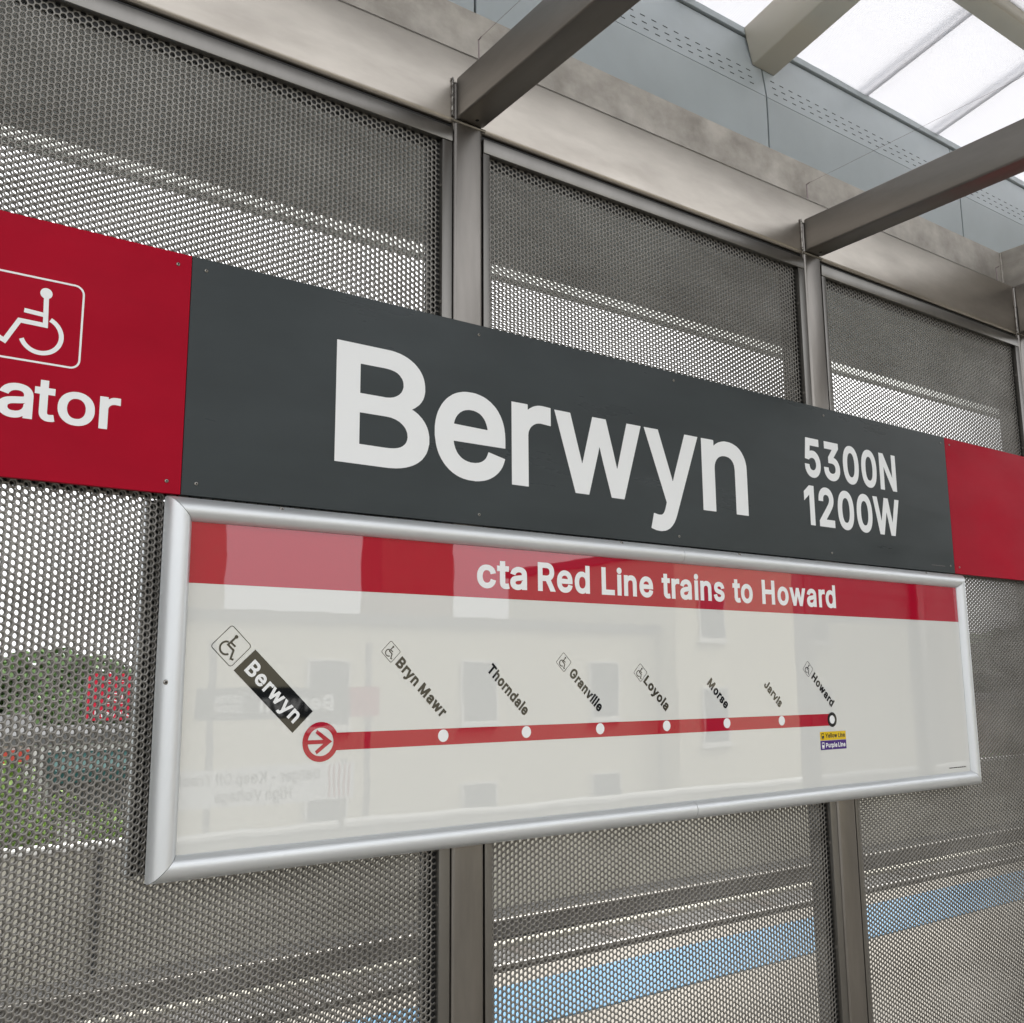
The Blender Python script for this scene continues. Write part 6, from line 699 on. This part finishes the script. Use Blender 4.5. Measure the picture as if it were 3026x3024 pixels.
# trees and shrubs
def leaf_mesh(name, n, rx, rz, seed, size, mat):
    rg = np.random.default_rng(seed)
    nb = 26; bc = rg.normal(size=(nb, 3)); bc /= np.linalg.norm(bc, axis=1)[:, None]; bc *= rg.uniform(.35, .95, nb)[:, None]
    br = rg.uniform(.22, .42, nb); k = rg.integers(0, nb, n)
    d = rg.normal(size=(n, 3)); d /= np.linalg.norm(d, axis=1)[:, None]; d *= rg.uniform(.55, 1, n)[:, None] ** .5
    c = (bc[k] + d * br[k][:, None]) * np.array([rx, rx, rz])
    u = rg.normal(size=(n, 3)); u /= np.linalg.norm(u, axis=1)[:, None]; v = np.cross(u, rg.normal(size=(n, 3))); v /= np.linalg.norm(v, axis=1)[:, None]
    s_ = size * rg.uniform(.6, 1.4, n)[:, None]
    V = np.stack([c - u * s_, c - v * s_ * .6, c + u * s_, c + v * s_ * .6], 1).reshape(-1, 3)
    F_ = np.arange(4 * n).reshape(-1, 4)
    me = bpy.data.meshes.new(name); me.from_pydata(V.tolist(), [], F_.tolist()); me.update(); me.materials.append(mat); return me
def trunk_mesh(h, r_, seed):
    m_ = MB(); rnd_ = random.Random(seed); m_.tube((0, 0, 0), (0.1, 0, h), r_, 9, r_ * .6)
    for k in range(6):
        a = k * 1.05 + rnd_.uniform(-.3, .3); z = h * rnd_.uniform(.7, 1.0)
        m_.tube((0.08, 0, z), (math.cos(a) * h * .38, math.sin(a) * h * .38, z + h * rnd_.uniform(.3, .6)), r_ * .4, 6, r_ * .12)
    bm = m_.bm; me = bpy.data.meshes.new('trunk'); bm.to_mesh(me); bm.free(); me.materials.append(MAT['bark']); return me
CR = [leaf_mesh('crown', 9000, 3.6, 3.0, s_, .25, MAT['leaf1']) for s_ in (1, 2)]; TK = [trunk_mesh(4.2, .2, s_) for s_ in (1, 2)]
TL = [(1.5, 44, 1.0), (7, 47, .98), (11.3, 43, .95), (17.5, 48, 1.0), (24, 50, 1.05), (31, 47, 1.0), (39, 50, 1.1), (48, 47, 1.0), (57, 50, 1.1), (66, 44, 1.1), (75, 42, 1.2), (84, 46, 1.25), (93, 46, 1.3), (103, 46, 1.3), (-5, 46, 1.0), (-13, 44, 1.1)]
for i, (x, y, s_) in enumerate(TL):
    ord_ = ['first', 'second', 'third', 'fourth', 'fifth', 'sixth', 'seventh', 'eighth', 'ninth', 'tenth', 'eleventh', 'twelfth', 'thirteenth', 'fourteenth', 'leftmost but one', 'leftmost'][i]
    lab = ('leafy green street tree behind the houses, %s along the row' % ord_)
    r0 = empty('street_tree', (x, y, -8), lab, 'tree', 'street trees beyond the houses'); r0.scale = (s_ * 1.55, s_ * 1.55, s_); r0.rotation_euler = (0, 0, i * 1.3)
    link('trunk', TK[i % 2], None, r0, (0, 0, 0)); link('crown', CR[i % 2], None, r0, (0, 0, 6.0))
SHM = leaf_mesh('foliage', 3500, 1.3, 1.5, 5, .07, MAT['leaf2'])
for i, (x, y, z, s_) in enumerate(((1.30, 12.6, -2.75, .95), (0.0, 13, -2.4, .9), (3.0, 13.2, -2.75, .42), (26.0, 13, -4.2, 1.0), (3.4, 20.5, -3.2, .7), (5.9, 23.5, -4.3, .5), (2.2, 24.0, -3.0, 1.1))):
    r0 = empty('shrub', (x, y, -8), ['bright green bushy tree just beyond the parapet at the lower left', 'bright green bushy tree outside the left edge beyond the parapet', 'small bright green tree below the red pole sign', 'bright green tree beyond the parapet behind the map', 'bright green tree between the parapet and the low white shop', 'low bright green tree in front of the teal awning', 'bright green tree at the left end of the low white shop'][i], 'shrub', 'bright shrubs beyond the parapet')
    r0.rotation_euler = (0, 0, i); o = link('foliage', SHM, None, r0, (0, 0, z + 8)); o.scale = (s_,) * 3
    link('stem', TK[0], None, r0, (0, 0, 0)).scale = (.3, .3, (z + 7.6) / 6.2)

# ------------------------------------------------------------------ behind the camera, mirrored in the route map
building('stucco_building', 4, 20.5, -30, -20.2, 1.05, 'beige', 'cream stucco building with grey windows reflected in the left of the route map', 'building', 1, True, 0, True, 1.0, 1.5, 4.3)
building('stucco_building', 20.6, 33, -28, -19.4, 3.4, 'beige', 'taller cream stucco building reflected in the right of the route map', 'building', 1, True, 0, False, 1.0, 1.6, 5.1)
building('stucco_building', -16, 3.8, -30, -20.2, 0.2, 'white_wall', 'low white building across the near tracks, left of the cream ones', 'building', 1, True, 0, False, 1.3, 1.6, 3.3)
building('brick_building', 17.2, 20.4, -33.2, -31.5, 9.5, 'brick', 'dark red brick block rising behind the cream stucco buildings', 'building', 1, False, 0, False, 1.0, 1.4, 2.4)
building('apartment_tower', 19.3, 21.9, -72, -62, 16, 'brick2', 'tall apartment tower reflected at the left end of the red header', 'building', 1, True, 0, False, 1.1, 1.5, 1.9)
building('brick_building', 34, 60, -29, -19, 10.5, 'brick2', 'tan brick building at the far end across the near tracks', 'building', 1, True, 0, False, 1.3, 1.7, 3.3)  # made tall to block bright sky mirrored in the right red sign
# opposite station sign and danger banner (facing +y)
FLIP = lambda y: Flat(y, None, True)
t_ = empty('opposite_station_sign', (5.5, -13, -1), 'second charcoal Berwyn sign across the near tracks, mirrored in the route map', 'sign')
MB().box(4.3, 6.80, -13.01, -13.0, -.885, -.415).out('sign_panel', MAT['dark'], t_)
MB().box(6.805, 7.32, -13.01, -13.0, -.885, -.415).out('red_panel', MAT['red'], t_)
F = Flat(-12.9985, lambda u, v: (6.50 - u, v), True); F.add([[[(x, y - .78) for x, y in c] for c in g] for g in string_groups('Berwyn', .2545, .001, 0, 1.225)]); F.out('name_lettering', MAT['white'], t_)
F = Flat(-12.9985, lambda u, v: (6.50 - u, v), True); F.add([[[(x, y - .65) for x, y in c] for c in g] for g in string_groups('5300N', .116, .001, 1.48, 1.92)]); F.add([[[(x, y - .79) for x, y in c] for c in g] for g in string_groups('1200W', .116, .001, 1.47, 1.93)]); F.out('number_lettering', MAT['white'], t_)
for x in (4.5, 7.1): MB().box(x, x + .08, -13.1, -13.012, -8, .3).out('post', MAT['angle'], t_)
t_ = empty('danger_banner', (5, -9.36, -1.7), 'white banner reading Danger Keep Off Tracks High Voltage on the near parapet', 'sign')
MB().box(2.2, 5.05, -9.36, -9.35, -1.70, -1.28).out('banner', MAT['white'], t_)
F = Flat(-9.3485, lambda u, v: (4.60 - u, v), True)
F.add([[[(x, y - 1.46) for x, y in c] for c in g] for g in string_groups('Danger - Keep Off Tracks', .13, .001, 0, 1.75)])
F.add([[[(x, y - 1.65) for x, y in c] for c in g] for g in string_groups('High Voltage', .13, .001, .35, 1.25)]); F.out('lettering', MAT['poster_black'], t_)
for x in (2.3, 4.9): MB().box(x, x + .05, -9.42, -9.362, -2.05, -1.25).out('post', MAT['angle'], t_)
F = Flat(-9.3485, None, True)
for k in range(5): F.add([[[(4.72 + k * .062, -1.68), (4.745 + k * .062, -1.68), (4.745 + k * .062 , -1.30), (4.72 + k * .062, -1.30)]]])
F.out('red_stripes', MAT['red'], t_)
